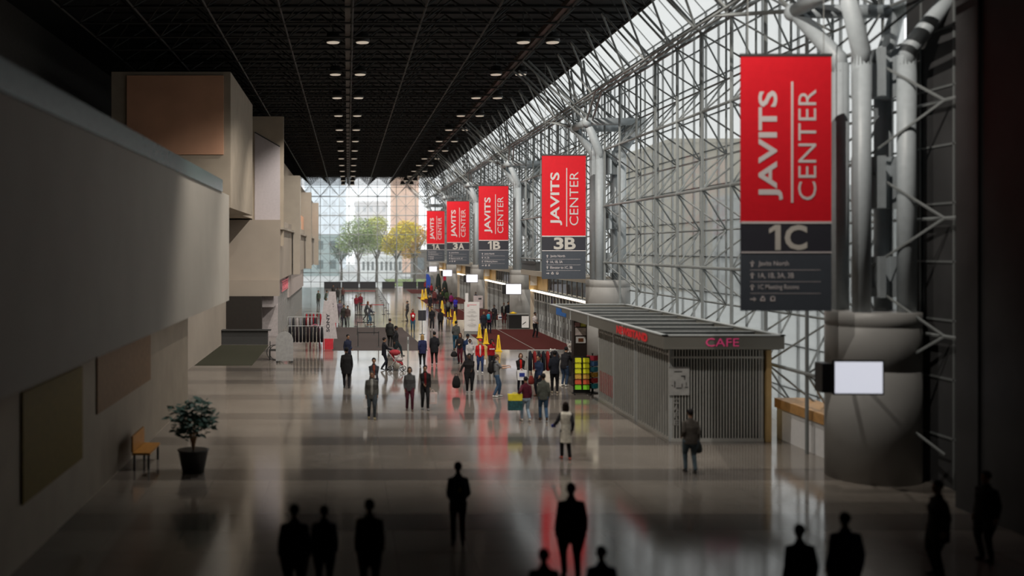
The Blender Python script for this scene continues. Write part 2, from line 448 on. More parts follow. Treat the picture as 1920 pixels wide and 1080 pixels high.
# ---------------------------------------------------------------- ceiling lamps
t = thing('ceiling_lamp', '', 'ceiling light', (0, 0, 16.2), 0)
mb = MB(); mb.lathe((0, 0, 0), [(.34, 0), (.36, .06), (.3, .45), (.12, .5)], 12); mb.build('housing', M_dark, t, True)
mb = MB(); mb.lathe((0, 0, -.03), [(.30, 0), (.32, .04)], 12); mb.build('lens', M_lamp, t)
mb = MB(); mb.bar((0, 0, .48), (0, 0, 1.45), .03, 6); mb.build('stem', M_dark, t)
lamp0 = t; first = True
for row, xc, nm in ((0, 0.0, 'left'), (1, 9.2, 'right')):
    for k in range(15):
        Yl = 31.3 + 9.12 * k
        for s in (-1, 1):
            o = lamp0 if first else copy_tree(lamp0); first = False
            o.location = (xc + s * .71, Yl, 16.2)
            if row == 0: lb = 'round downlight under the dark ceiling, in the double row over the middle of the hall'
            else: lb = 'round downlight under the dark ceiling, in the double row above the banners'
            o['label'] = lb; o['group'] = lb.replace('round downlight', 'round downlights')
    mb = MB(); mb.box(xc - .12, xc + .12, 20, 160, 16.35, 16.6); tag(mb.build('cable_tray', mat('tray_brown', (.05, .035, .028), .6), None),
        'long brown tray between the two lamps of the row over the ' + ('middle of the hall' if row == 0 else 'banners'), 'cable tray')

# ---------------------------------------------------------------- right side vestibules between the columns
M_amber = mat('amber_panel', (.52, .36, .16), .6, var=.15, scale=1.2)
M_canopy = mat('canopy_beige', (.33, .30, .25), .6, var=.05)
M_doorglass = glass('door_glass', (.36, .30, .28), .55, (.16, .13, .12), .12)
VL = ['entrance doors beside the cafe kiosk, between the 3B and 1B columns', 'entrance doors between the 1B and 3A columns', 'entrance doors between the 3A and 1A columns', 'farthest entrance doors before the end glass wall']
M_lampwarm = None
for i in range(1, 5):
    ya = DOORY[i] + 2.2; yb = DOORY[i + 1] - 3.2
    if i == 4: yb = 158
    t = thing('vestibule', VL[i - 1], 'entrance', (14.6, (ya + yb) / 2, 0), 0, 'entrance vestibules along the side wall')
    mb = MB(); mb.box(13.55, 15.3, ya - .4, yb + .5, 4.25, 4.6); mb.build('canopy', M_canopy, t, world=True)
    mb = MB(); mb.box(14.78, 14.8, ya, yb - 4, 3.05, 4.25); mb.build('transom_glass', M_doorglass, t, world=True)
    mb = MB(); y = ya
    while y < yb - 4: mb.box(14.74, 14.78, y, y + .06, 3.05, 4.25); y += 1.5
    mb.build('transom_bar', M_mid, t, world=True)
    mb = MB(); mb.box(14.75, 14.85, yb - 4, yb, 3.05, 4.25); mb.box(14.1, 14.8, yb, yb + .12, 3.05, 4.25); mb.build('transom', M_amber, t, world=True)
    mb = MB(); mb.box(14.2, 14.85, yb - .02, yb + .1, 0, 3.05); mb.box(14.2, 14.85, ya - .1, ya, 0, 4.25); mb.build('side_panel', M_beige2, t, world=True)
    mb = MB(); mb.box(14.42, 14.62, ya, yb, 2.86, 3.02); mb.build('header', M_maroon, t, world=True)
    mb = MB(); mb.box(14.2, 14.42, ya, yb, 2.95, 3.05); mb.build('strip_light', M_strip, t, world=True)
    nD = int((yb - ya) / 1.02); st = (yb - ya) / nD
    for k in range(nD):
        y0 = ya + k * st
        mb = MB(); mb.box(14.48, 14.58, y0, y0 + .07, 0, 2.86, 0); mb.box(14.48, 14.58, y0 + st - .07, y0 + st - .005, 0, 2.86, 0)
        mb.box(14.48, 14.58, y0, y0 + st, 0, .22, 0); mb.box(14.48, 14.58, y0, y0 + st, 2.2, 2.3, 0)
        mb.box(14.49, 14.57, y0 + st / 2 - .03, y0 + st / 2 + .03, 0.2, 2.2, 0)
        mb.bar((14.40, y0 + .2, .9), (14.40, y0 + .2, 1.3), .02, 6, 0)
        d = mb.build('door_leaf', M_light if k % 3 else M_mid, t, world=True)
        mb = MB(); mb.box(14.52, 14.54, y0 + .07, y0 + st - .07, .22, 2.2); mb.box(14.52, 14.54, y0 + .05, y0 + st - .05, 2.3, 2.86)
        mb.build('pane', M_doorglass, d, world=False).location = (-t.location.x, -t.location.y, 0)
    mb = MB(); mb.box(14.1, 14.6, yb - .6, yb - .45, 3.4, 4.15)   # hanging notice inside the transom
    mb.build('notice', M_paper, t, world=True)
# wall above the near gap, dark box on canopies
for i, (lb) in enumerate(['dark ledge box above the canopy between the 1B and 3B banners', 'dark ledge box above the canopy between the 3A and 1B banners']):
    Yc = DOORY[i + 2]
    mb = MB(); mb.box(13.7, 15.2, Yc - 8, Yc - 2.2, 4.6, 5.25); mb.box(13.65, 13.7, Yc - 8.05, Yc - 2.15, 5.1, 5.3)
    tag(mb.build('ledge_box', M_dark), lb, 'ledge box')

# carpets in front of the doors
M_carpet = mat('maroon_carpet', (.062, .014, .013), .95, var=.12, scale=30, spec=.1, bump=.3)
CP = ['maroon carpet in front of the nearest entrance doors, beside the yellow signs', 'maroon carpet behind the tall white notice board', 'maroon carpet beside the screens farther down the hall', 'farthest maroon carpet near the end glass wall']
for i in range(4):
    y0 = 63.2 + 26.5 * i; x0 = 8.9
    mb = MB(); mb.box(x0, 14.3, y0, y0 + 15.8 if i < 3 else 157, 0, .012); mb.box(11.5, 11.56, y0, y0 + 15.8 if i < 3 else 157, .012, .0135, 1)
    tag(mb.build('floor_carpet', [M_carpet, M_mid]), CP[i], 'carpet', 'carpets in front of the entrance doors')
mb = MB(); mb.add([(-.95, 62.6, .01), (4.05, 62.6, .01), (4.9, 62.6, .01), (4.2, 81, .01), (-.9, 81, .01)], [(0, 1, 2, 3, 4)])
mb.box(-.95, 4.3, 62.6, 81, 0, .012)
tag(mb.build('floor_mat', mat('grey_carpet', (.07, .058, .056), .95, var=.1, scale=25, spec=.1)), 'large grey mat under the belt barriers, left of the hall', 'mat')

# screens on arms in front of the columns
SL = ['white lit screen hanging right of the kiosk in the blurred foreground', 'largest white lit screen, hanging under the 3B banner side', 'white lit screen under the 1B banner, tilted on its arm', 'small white lit screen under the 3A banner', 'farthest white lit screen, under the 1A banner']
scr = [(1610, 708, 25.4), (963, 542, 80.2), (885, 522, 106.2), (839, 512, 133), (812, 504.5, 158)]
for i, (px, py, Ys) in enumerate(scr):
    t = thing('screen', SL[i], 'screen', (fx(px, Ys), Ys, fz(py, Ys)), R(-6 if i else -2), 'information screens on the columns')
    w = 1.16; h = .78
    mb = MB(); mb.box(-w / 2 - .04, w / 2 + .04, 0, .1, -h / 2 - .04, h / 2 + .04); mb.build('casing', M_black, t)
    mb = MB(); mb.box(-w / 2, w / 2, -.012, 0, -h / 2, h / 2); mb.build('display', M_screen, t)
    mb = MB()
    mb.bar((.1, .1, 0), (.5, 1.6 if i < 4 else .3, 0), .05, 8); mb.build('arm', M_dark, t)
    mb = MB(); mb.box(-w * .75, -w / 2 - .03, .05, .5, -h / 2, h / 2 - .05); mb.build('second_casing', M_black, t)

# ---------------------------------------------------------------- kiosk (cafe and newsstand)
KX0, KX1, KY0, KY1, KYM = 10.42, 13.4, 33.0, 50.4, 42.4
M_fascia = mat('kiosk_fascia', (.17, .165, .145), .5, metal=.0, var=.04, scale=.8)
M_roof = mat('kiosk_roof', (.10, .125, .135), .5, var=.1)
M_rib = mat('shutter_rib', (.55, .55, .52), .45, metal=.4, var=.05)
t = thing('kiosk', 'grey shuttered cafe kiosk with flat ribbed roof and open newsstand end', 'kiosk', (12, 41.5, 0))
def kb(mb, n, m, p=t, lab=None):
    o = mb.build(n, m, p, world=(p is t))
    if p is not t: o.location = (-t.location.x, -t.location.y, -t.location.z) if p.parent is t and False else (0, 0, 0)
    if lab: o['label'] = lab
    return o
mb = MB()
mb.box(10, 10.12, 32.52, 50.7, 3.03, 3.45); mb.box(13.7, 13.82, 32.52, 50.7, 3.03, 3.45)
mb.box(10, 13.82, 32.4, 32.52, 3.03, 3.45); mb.box(10, 13.82, 50.7, 50.8, 3.03, 3.45)
mb.box(10.12, 10.4, 32.5, 50.7, 3.0, 3.05); mb.box(10.1, 13.7, 32.5, 33.1, 3.0, 3.05)
kb(mb, 'fascia', M_fascia)
mb = MB(); mb.box(9.97, 10.14, 32.37, 50.83, 3.45, 3.485); mb.box(9.97, 13.85, 32.37, 32.54, 3.45, 3.485); mb.box(13.68, 13.85, 32.37, 50.83, 3.45, 3.485); mb.box(9.97, 13.85, 50.66, 50.83, 3.45, 3.485)
for y in (37.2, 42.5, 45.9): mb.box(9.97, 10.0, y, y + .06, 3.03, 3.45)
kb(mb, 'edge_trim', M_light)
mb = MB(); mb.box(10.12, 13.7, 32.5, 50.7, 3.1, 3.16)
kb(mb, 'roof_panel', M_roof)
for y in (34.5, 36.4, 38.3, 40.3, 42.6, 44.6, 46.6, 49.0):
    mb = MB(); mb.box(10.12, 13.7, y, y + .12, 3.16, 3.42); mb.box(10.12, 13.7, y - .05, y + .17, 3.40, 3.43)
    kb(mb, 'roof_beam', M_mid)
# posts
for (x, y) in ((10.42, 33.05), (10.42, 36.8), (10.42, 37.05), (10.42, 40.0), (10.42, 42.35), (13.35, 33.05), (13.35, 50.2), (10.45, 46.4)):
    mb = MB(); mb.box(x - .05, x + .05, y - .05, y + .05, 0, 3.05); kb(mb, 'post', M_light)
# side shutters: glass with ribs
for (y0, y1) in ((33.1, 36.75), (37.1, 39.95), (40.05, 42.3)):
    mb = MB(); y = y0
    while y < y1: mb.box(KX0 - .05, KX0 + .02, y, y + .05, .1, 2.98); y += .27
    mb.box(KX0 - .03, KX0 + .03, y0, y1, 0, .1); mb.box(KX0 - .03, KX0 + .03, y0, y1, 2.75, 2.82)
    kb(mb, 'side_shutter', M_rib)
    mb = MB(); mb.box(KX0 + .05, KX0 + .06, y0, y1, .1, 3.0); kb(mb, 'glazing', M_shopglass)
mb = MB(); x = KX0 + .06
while x < KX1: mb.box(x, x + .035, KY0 - .02, KY0 + .02, .1, 2.98); x += .095
mb.box(KX0, KX1, KY0 - .03, KY0 + .03, 0, .1); mb.box(KX0, KX1, KY0 - .03, KY0 + .03, 2.68, 2.74)
kb(mb, 'front_shutter', M_rib)
mb = MB(); mb.box(KX0, KX1, KY0 + .05, KY0 + .06, .1, 3.0); kb(mb, 'glazing', M_shopglass)
mb = MB(); mb.box(KX1 - .05, KX1, KY0 + .1, KY1, 0, 3.02); mb.box(KX0 + .1, KX1, KYM, KYM + .06, 0, 3.02); kb(mb, 'inner_wall', mat('kiosk_inner', (.18, .175, .165), .7))
mb = MB(); mb.box(11.2, 13.2, 34.6, 35.2, 0, 1.1); mb.box(11.1, 13.3, 34.5, 35.3, 1.1, 1.16); mb.box(11.3, 11.9, 38, 41.5, 0, 1.1); kb(mb, 'counter', M_mid)
mb = MB(); mb.box(11.4, 13.0, 42.2, 42.35, 1.9, 2.6); mb.box(12.6, 13.3, 36, 41, 0, 2.0); kb(mb, 'back_shelf', M_light)
mb = MB(); mb.box(13.46, 13.62, 32.9, 36.2, 0, 2.95); kb(mb, 'amber_end_panel', M_amber)
M_neon = mat('red_neon', (.7, .06, .2), .4, emit=.22, var=.01)
mb = MB(); lettering(mb, 'CAFE', (11.32, 32.4, 3.12), XF, ZF, 1.05, .26, .0, .03); kb(mb, 'cafe_lettering', M_neon, lab='pink lit CAFE letters')
mb = MB(); lettering(mb, 'NEWSSTAND', (10, 38.0, 3.09), (0, -1, 0), ZF, 3.9, .29, .05, .03); kb(mb, 'newsstand_lettering', mat('red_letter', (.5, .01, .014), .5, emit=.35, var=.05), lab='red block letters')
mb = MB(); lettering(mb, 'JFK', (10, 49.1, 3.24), (0, -1, 0), ZF, 1.0, .17, .03, .03) if 0 else mb.box(9.97, 10, 46.9, 49.0, 3.08, 3.24)
mb.box(9.97, 10, 47.9, 49.0, 3.24, 3.40)
kb(mb, 'blue_sign', mat('blue_sign_face', (.01, .10, .33), .5, emit=.15, var=.3, scale=9), lab='small blue illuminated sign')
mb = MB(); mb.box(10.39, 10.395, 40.1, 42.2, .35, 1.2); kb(mb, 'red_poster', mat('red_poster_print', (.22, .02, .025), .6, var=.3, scale=4))
# poster with line drawing
mb = MB(); mb.box(10.33, 10.99, 32.93, 32.96, 1.5, 2.42); p = kb(mb, 'poster', mat('poster_paper', (.36, .36, .35), .7))
mb = MB()
for (x, z, w, h) in ((10.5, 2.25, .25, .025), (10.72, 2.1, .12, .03), (10.82, 2.0, .03, .13), (10.5, 1.75, .03, .2), (10.56, 1.72, .18, .025), (10.74, 1.75, .02, .12), (10.42, 1.8, .03, .03), (10.84, 1.75, .1, .02), (10.88, 1.8, .02, .12)):
    mb.box(x, x + w, 32.915, 32.93, z, z + h)
kb(mb, 'poster_drawing', M_dark)
mb = MB()
for k, ch in enumerate('CAFE'): lettering(mb, ch, (10.48, 32.97, 1.22 - k * .23), XF, ZF, .17, .18, .02)
kb(mb, 'vertical_lettering', mat('grey_letter', (.3, .3, .29), .6))
mb = MB(); mb.box(10.8, 13.0, 45.0, 45.12, 3.0, 3.06); mb.box(10.8, 13.0, 48.6, 48.72, 3.0, 3.06); kb(mb, 'strip_and_fill_lamp', M_strip)  # glowing strips added under the roof to brighten the newsstand racks
# newsstand post with posters
mb = MB(); mb.box(10.15, 10.75, 46.0, 46.5, 0, 3.03); kb(mb, 'display_pillar', mat('brown_pillar', (.028, .02, .016), .5))
for (x0, x1, z0, z1, m) in ((10.2, 10.42, 2.72, 2.9, mat('pink_print', (.45, .24, .24), .6)), (10.46, 10.7, 2.72, 2.92, mat('olive_print', (.42, .40, .06), .6, var=.3)), (10.22, 10.7, 2.33, 2.66, mat('pale_print', (.46, .40, .38), .6, var=.25)), (10.25, 10.68, 1.98, 2.26, M_paper)):
    mb = MB(); mb.box(x0, x1, 45.97, 46.0, z0, z1); kb(mb, 'small_poster', m)
mb = MB(); mb.box(10.35, 10.58, 45.955, 45.97, 2.04, 2.2); kb(mb, 'framed_picture', mat('brown_print', (.14, .045, .012), .6))

# ---------------------------------------------------------------- newsstand racks and goods
YC = mat('yellow_packet', (.62, .62, .02), .4, var=.35, scale=30)
def packet(w, h, m, loc, lab, grp, name='snack_packet', cat='packet'):
    mb = MB(); mb.plate((-w / 2, 0, 0), XF, ZF, [(0, 0), (w, 0), (w * 1.0, h * .9), (w * .9, h), (w * .1, h), (0, h * .9)], .05)
    o = mb.build(name, m); o.location = loc; o.rotation_euler = (R(-8), 0, 0); return tag(o, lab, cat, grp)
t2 = thing('display_rack', 'black wire rack of yellow packets in front of the newsstand', 'rack', (9.98, 43.7, 0))
mb = MB(); mb.box(-.36, .36, -.02, .02, .05, 1.62); mb.build('panel', M_black, t2)
mb = MB()
for s in (-1, 1): mb.box(s * .34 - .03, s * .34 + .03, -.25, .25, 0, .05)
mb.build('foot', M_black, t2)
mb = MB()
for z in [.22 + .23 * k for k in range(6)]: mb.box(-.36, .36, -.12, -.02, z - .02, z - .005)
mb.build('shelf', M_black, t2)
cols = [mat('lime_packet', (.22, .62, .03), .4), mat('orange_packet', (.55, .1, .04), .4, var=.4, scale=30), mat('gold_packet', (.55, .32, .06), .4, var=.5, scale=30), YC, YC, YC]
for r in range(6):
    for c in range(2):
        packet(.26, .2, cols[r], (9.98 + (-.17 + .34 * c), 43.57, .22 + .23 * r), 'colourful packet hanging on the black rack at the newsstand', 'packets on the black display rack')
t3 = thing('spinner_rack', 'dark round rack of coloured cards right of the yellow packets', 'rack', (10.54, 44.1, 0))
mb = MB(); mb.lathe((0, 0, 0), [(.28, 0), (.28, .04), (.05, .08), (.03, 1.7), (.06, 1.72)], 16); mb.build('stand', M_black, t3)
mb = MB()
for z in [.2 + .24 * k for k in range(6)]: mb.lathe((0, 0, z), [(.2, 0), (.22, .02)], 12)
mb.build('tray', M_dark, t3)
cc = [(.02, .22, .25), (.35, .03, .03), (.4, .22, .03), (.03, .16, .2), (.05, .12, .25), (.4, .03, .05)]
for r in range(6):
    for a in range(4):
        an = R(-90 + (a - 1.5) * 45); m = mat('card_%d' % r, cc[r], .5, var=.5, scale=25)
        mb = MB(); mb.box(-.09, .09, -.012, .012, 0, .2)
        o = mb.build('card_pack', m); o.location = (10.54 + .22 * math.cos(an), 44.1 + .22 * math.sin(an), .23 + .24 * r); o.rotation_euler = (0, 0, an + R(90))
        tag(o, 'small coloured card pack on the dark round rack', 'card pack', 'card packs on the round rack')
# magazine shelves along kiosk inner side
t4 = thing('magazine_shelf', 'tall shelf unit crowded with goods inside the newsstand opening', 'shelf', (11.6, 43.0, 0))
mb = MB(); mb.box(-1.0, 1.6, .1, .2, 0, 2.3); mb.build('back', M_dark, t4)
for z in (.3, .7, 1.1, 1.5, 1.9):
    mb = MB(); mb.box(-1.0, 1.6, -.25, .1, z - .02, z); mb.build('shelf', M_dark, t4)
gc = [(.4, .05, .03), (.45, .3, .04), (.05, .15, .2), (.4, .38, .35), (.25, .03, .06), (.1, .25, .06)]
for k, z in enumerate((.3, .7, 1.1, 1.5, 1.9)):
    for j in range(8):
        m = mat('goods_%d' % ((j + 2 * k) % 6), gc[(j + 2 * k) % 6], .5, var=.4, scale=20)
        mb = MB(); mb.box(-.11, .11, -.06, .06, 0, .26); mb.box(-.09, .09, -.065, -.06, .03, .12)
        o = mb.build('boxed_goods', m); o.location = (10.8 + j * .32, 42.85, z)
        tag(o, 'small boxed item on the crowded shelf inside the newsstand', 'boxed goods', 'boxed goods on the newsstand shelf')
# apparel table with dark garments and plush toys
t5 = thing('merchandise_table', 'low table of dark clothing and toys at the far newsstand corner', 'table', (10.0, 51.2, 0))
mb = MB(); mb.box(-1.0, 1.2, -.5, .5, .72, .78); mb.build('tabletop', M_dark, t5)
for sx in (-.9, 1.1):
    for sy in (-.4, .4):
        mb = MB(); mb.box(sx - .03, sx + .03, sy - .03, sy + .03, 0, .72); mb.build('leg', M_dark, t5)
for j, (x, c, lb) in enumerate(((9.2, (.015, .016, .022), 'folded black'), (9.55, (.3, .06, .06), 'folded red'), (9.95, (.018, .018, .02), 'bulky black'), (10.4, (.35, .1, .08), 'folded orange-red'), (10.85, (.02, .02, .024), 'folded dark grey'))):
    mb = MB(); mb.loft([(-.14, 0, .05), (0, 0, .09), (.14, 0, .05)], [(.16, .05), (.17, .08), (.16, .05)], 12, up=(0, 0, 1)); mb.ell((0, -.02, .14), (.12, .16, .06), 10, 6)
    o = mb.build('garment', cloth(c), smooth=True); o.location = (x, 51.1, .79); tag(o, lb + ' garment on the merchandise table by the newsstand', 'garment', 'garments on the merchandise table')
def plush(x, y, z, c, lb):
    t = thing('plush_toy', lb, 'toy', (x, y, z), 0)
    mb = MB(); mb.ell((0, 0, .14), (.13, .11, .15)); mb.ell((0, -.02, .34), (.12, .11, .11))
    for s in (-1, 1): mb.ell((s * .1, -.05, .42), (.045, .03, .06)); mb.ell((s * .12, -.08, .18), (.05, .07, .05)); mb.ell((s * .08, -.12, .04), (.055, .08, .05))
    mb.build('body', cloth(c), t, True)
    mb = MB()
    for s in (-1, 1): mb.ell((s * .04, -.125, .36), (.014, .01, .014), 6, 4)
    mb.ell((0, -.135, .32), (.018, .012, .012), 6, 4); mb.build('face', M_black, t, True)
mb = MB(); mb.box(-.3, .3, -.3, .3, 0, 1.1); mb.box(-.32, .32, -.32, .32, 1.1, 1.14)
o = mb.build('display_plinth', M_dark); o.location = (11.0, 50.2, 0); tag(o, 'dark plinth carrying pink and white plush toys at the newsstand', 'plinth')
plush(10.85, 50.1, 1.141, (.7, .66, .62), 'white plush toy on the newsstand plinth'); plush(11.13, 50.15, 1.141, (.75, .12, .3), 'bright pink plush toy on the newsstand plinth')
plush(10.17, 50.84, .79, (.65, .6, .56), 'smaller white plush toy on the merchandise table')

# clothing rail
def clothes_rail(name, lab, x, y, L, n, colfn, h=1.5, rz=0, glab=None, grp=None):
    t = thing(name, lab, 'clothes rail', (x, y, 0), rz)
    mb = MB()
    for s in (-1, 1):
        mb.bar((s * L / 2, 0, .04), (s * L / 2, 0, h), .018, 8); mb.bar((s * L / 2, -.25, .03), (s * L / 2, .25, .03), .02, 8)
    mb.bar((-L / 2, 0, h), (L / 2, 0, h), .018, 8); mb.build('rail_frame', M_light, t)
    for k in range(n):
        xx = -L / 2 + (k + .6) * L / (n + .2); c = colfn(k)
        mb = MB(); mb.loft([(0, 0, h - .06), (0, 0, h - .14), (0, 0, h - .5), (0, 0, h - .95)], [(.04, .05), (.07, .21), (.085, .22), (.09, .25)], 12, up=(0, 1, 0))
        for s in (-1, 1): mb.loft([(0, s * .19, h - .14), (0, s * .27, h - .5), (0, s * .29, h - .72)], [.05, .045, .035], 8)
        o = mb.build('hanging_jacket', cloth(c), smooth=True)
        o.location = (x + xx * math.cos(rz), y + xx * math.sin(rz), 0); o.rotation_euler = (0, 0, rz)
        tag(o, glab, 'jacket', grp)
    return t
clothes_rail('clothes_rail', 'rail of dark jackets between the carpet and the newsstand', 9.4, 49.2, 1.5, 7, lambda k: [(.012, .014, .02), (.2, .02, .02), (.015, .015, .018)][k % 3], 1.35, 0, 'jacket on the rail between the maroon carpet and the newsstand', 'jackets on the newsstand rail')
# ---------------------------------------------------------------- left side: mezzanine, pylons, shops
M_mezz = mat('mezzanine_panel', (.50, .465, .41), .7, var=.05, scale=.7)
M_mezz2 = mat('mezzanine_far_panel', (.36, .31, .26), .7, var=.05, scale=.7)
M_terra = mat('terracotta_wall', (.72, .40, .26), .7, var=.1, scale=.6)
M_teal = mat('teal_glass_edge', (.10, .16, .155), .25, var=.1)
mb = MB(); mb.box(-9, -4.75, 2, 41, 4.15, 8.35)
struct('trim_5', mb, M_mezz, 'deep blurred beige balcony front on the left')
mb = MB(); mb.box(-5.0, -4.7, 2, 38.5, 8.35, 8.8)
tag(mb.build('balcony_rail', M_teal), 'teal glass rail on top of the near left balcony', 'railing')
mb = MB(); mb.box(-12, -5.95, 52, 64, 8.3, 15.2); mb.box(-12, -6.6, 64, 84, 8.3, 15.2)
struct('trim_6', mb, M_beige2, 'upper beige wall block behind the left balcony')
mb = MB(); mb.box(-11.2, -6.3, 51.9, 52, 11.0, 15.0); struct('trim_7', mb, M_terra, 'terracotta panel on the upper left wall')
# lower wall beneath the near balcony
mb = MB(); mb.box(-16, -6.4, -4, 41, 0, 4.15)
struct('wall_lower', mb, M_beige2, 'stone wall under the near left balcony')
# gap face at Y=70 and far mezzanine
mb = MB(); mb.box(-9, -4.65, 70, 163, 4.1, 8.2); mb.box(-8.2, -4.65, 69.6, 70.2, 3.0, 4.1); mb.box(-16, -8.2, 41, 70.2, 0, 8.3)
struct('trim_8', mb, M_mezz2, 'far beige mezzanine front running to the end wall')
mb = MB(); mb.box(-9, -4.4, 70.5, 162, 7.55, 7.7); struct('trim_9', mb, M_beige, 'narrow ledge along the far mezzanine')
PY = [(85, 'wide', -7.5, -3.97), (110, 'middle', -6.5, -3.93), (135, 'far', -6.5, -3.87)]
for y, nm, xa, xb in PY:
    mb = MB(); mb.box(xa, xb, y, y + 1.6, 0 if 0 else 7.7, 12.3); mb.box(xb - .55, xb, y, y + 1.6, 4.1, 7.7)
    tag(mb.build('wall_pylon', M_beige), {'wide': 'nearest and tallest beige pylon on the left mezzanine', 'middle': 'middle beige pylon on the left mezzanine', 'far': 'beige pylon on the left mezzanine nearest the end glass wall'}[nm], 'pylon', 'pylons on the left mezzanine')
mb = MB(); mb.box(-5.2, -4.75, 112, 134.8, 7.7, 11.2); mb.box(-5.2, -4.72, 86.6, 109.8, 7.7, 9.6)
struct('trim_10', mb, M_terra, 'orange panels between the left pylons')
mb = MB(); mb.box(-12, -5.4, 84, 163, 8.2, 13.5); struct('trim_11', mb, M_beige2, 'upper beige wall over the far mezzanine')
# hanging pale banner
t = thing('fabric_panel', 'tall pale lavender fabric panel hanging on the upper left', 'fabric panel', (-5.35, 71, 7.4))
mb = MB(); mb.plate((-1.1, 0, .35), XF, ZF, [(0, .1), (1.75, -.35), (1.75, 5.6), (0, 6.6)], .06); mb.build('cloth', mat('lavender_cloth', (.50, .46, .48), .9, var=.04), t)
mb = MB(); mb.bar((-1.1, .03, 6.9), (.65, .03, 5.9), .05, 8); mb.build('rod', M_dark, t)
mb = MB(); mb.box(-1.3, .9, .05, .4, -1, 8.0); mb.build('backing_post', M_beige2, t)
# orange and cream bits in mezzanine
mb = MB(); mb.box(-4.64, -4.55, 88, 100, 7.72, 8.9)
tag(mb.build('cream_sign', mat('cream_sign_face', (.55, .5, .36), .6)), 'cream sign panel on the left mezzanine ledge', 'sign')

# shop front beneath, pink/white striped
t = thing('shop_front', 'white striped shop front with pink lettering under the left mezzanine', 'shop front', (-5.0, 85, 0))
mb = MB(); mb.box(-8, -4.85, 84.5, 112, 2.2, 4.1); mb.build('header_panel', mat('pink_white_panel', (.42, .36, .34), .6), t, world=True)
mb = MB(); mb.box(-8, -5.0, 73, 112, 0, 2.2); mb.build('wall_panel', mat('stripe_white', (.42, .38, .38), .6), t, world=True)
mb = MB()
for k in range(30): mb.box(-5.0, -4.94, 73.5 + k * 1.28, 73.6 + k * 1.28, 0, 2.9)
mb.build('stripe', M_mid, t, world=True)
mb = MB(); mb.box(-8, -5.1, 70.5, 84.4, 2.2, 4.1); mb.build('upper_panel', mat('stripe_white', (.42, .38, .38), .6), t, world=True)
mb = MB(); lettering(mb, 'REGISTRATION', (-4.85, 77, 3.0), (0, 1, 0), ZF, 0.01, .01) if 0 else None
mb.box(-4.95, -4.9, 77, 96, 3.72, 3.8); mb.box(-4.95, -4.9, 77, 96, 3.0, 3.06)
for k in range(9):
    y = 77.6 + k * 2.05; mb.box(-4.95, -4.9, y, y + .35, 3.12, 3.66); mb.box(-4.95, -4.9, y + .35, y + 1.3, 3.3 + .1 * (k % 3), 3.42 + .1 * (k % 3)); mb.box(-4.95, -4.9, y + 1.0, y + 1.3, 3.12, 3.66)
mb.build('pink_lettering', mat('pink_letter', (.62, .16, .19), .5, emit=.15), t, world=True)
mb = MB(); mb.box(-8.19, -5.2, 66.5, 67, 0, .9); mb.box(-8.19, -5.0, 66.3, 67.1, .9, .96)
tag(mb.build('service_counter', M_dark), 'dark counter in the shaded recess under the left mezzanine', 'counter')
mb = MB(); mb.box(-8.15, -5.1, 54.5, 66, 0, .012); tag(mb.build('olive_patch', mat('olive_floor', (.028, .028, .014), .9)), 'olive green patch on the floor of the left recess', 'mat')  # thin flat olive patch on the recess floor
mb = MB(); mb.box(-8.19, -5.8, 69.0, 69.5, 0, 3.0); tag(mb.build('opening_shade', mat('opening_shade_brown', (.02, .016, .013), .7)), 'dark sheet standing in for the shaded opening of the left recess', 'partition')  # dark sheet stands in for the shade inside the opening

# white rounded standing panel, bicycle wheel stand
t = thing('display_board', 'white round-topped standing board left of the dark clothing racks', 'board', (-3.45, 55.9, 0))
pts = [(0, .1), (.95, .1), (.95, 1.2)] + [(.475 + .475 * math.cos(R(a)), 1.2 + .5 * math.sin(R(a))) for a in range(15, 180, 15)] + [(0, 1.2)]
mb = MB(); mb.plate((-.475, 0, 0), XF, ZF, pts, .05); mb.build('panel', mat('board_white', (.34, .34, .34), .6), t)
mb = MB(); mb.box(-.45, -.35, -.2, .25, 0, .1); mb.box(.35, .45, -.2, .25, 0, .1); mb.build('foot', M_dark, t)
t = thing('wheeled_cart', 'dark cart with two curved hoops beside the white round-topped board', 'cart', (-4.1, 57.2, 0))
mb = MB()
for dx in (0, .14):
    pr = [(dx + .42 * math.cos(R(a)), .0, .43 + .42 * math.sin(R(a))) for a in range(0, 361, 20)]
    mb.loft(pr, [.02] * len(pr), 6, dome=False)
mb.build('hoop', M_dark, t, True)
mb = MB(); mb.box(-.3, .3, .05, .5, .5, .58); mb.box(-.3, -.25, .05, .1, 0, .5); mb.box(.25, .3, .05, .1, 0, .5); mb.box(-.3, -.25, .45, .5, 0, 1.0); mb.box(.25, .3, .45, .5, 0, 1.0)
mb.build('frame', M_dark, t)

# clothing racks left
clothes_rail('clothes_rail', 'rail of black jackets in the left merchandise area, nearest the viewer', -2.55, 62.6, 2.2, 10, lambda k: (.012 + .004 * (k % 3), .014, .017), 1.5, 0, 'black jacket on the nearer rail of the left merchandise area', 'black jackets on the left rail')
clothes_rail('clothes_rail', 'rail of grey and white shirts behind the black jackets on the left', -2.9, 65.6, 1.9, 8, lambda k: [(.2, .2, .22), (.03, .03, .035), (.33, .3, .3)][k % 3], 1.85, 0, 'shirt on the taller rail behind the black jackets', 'shirts on the taller left rail')
clothes_rail('clothes_rail', 'rail of red tops behind the clothing racks on the left', -2.2, 73.5, 1.8, 7, lambda k: [(.28, .02, .03), (.12, .02, .02)][k % 2], 1.6, 0, 'red top on the rail beyond the merchandise racks', 'red tops on the left rail')
mb = MB()
pr = [(-.28, 0, 0), (-.28, 0, 1.2), (-.2, 0, 1.42), (0, 0, 1.5), (.2, 0, 1.42), (.28, 0, 1.2), (.28, 0, 0)]
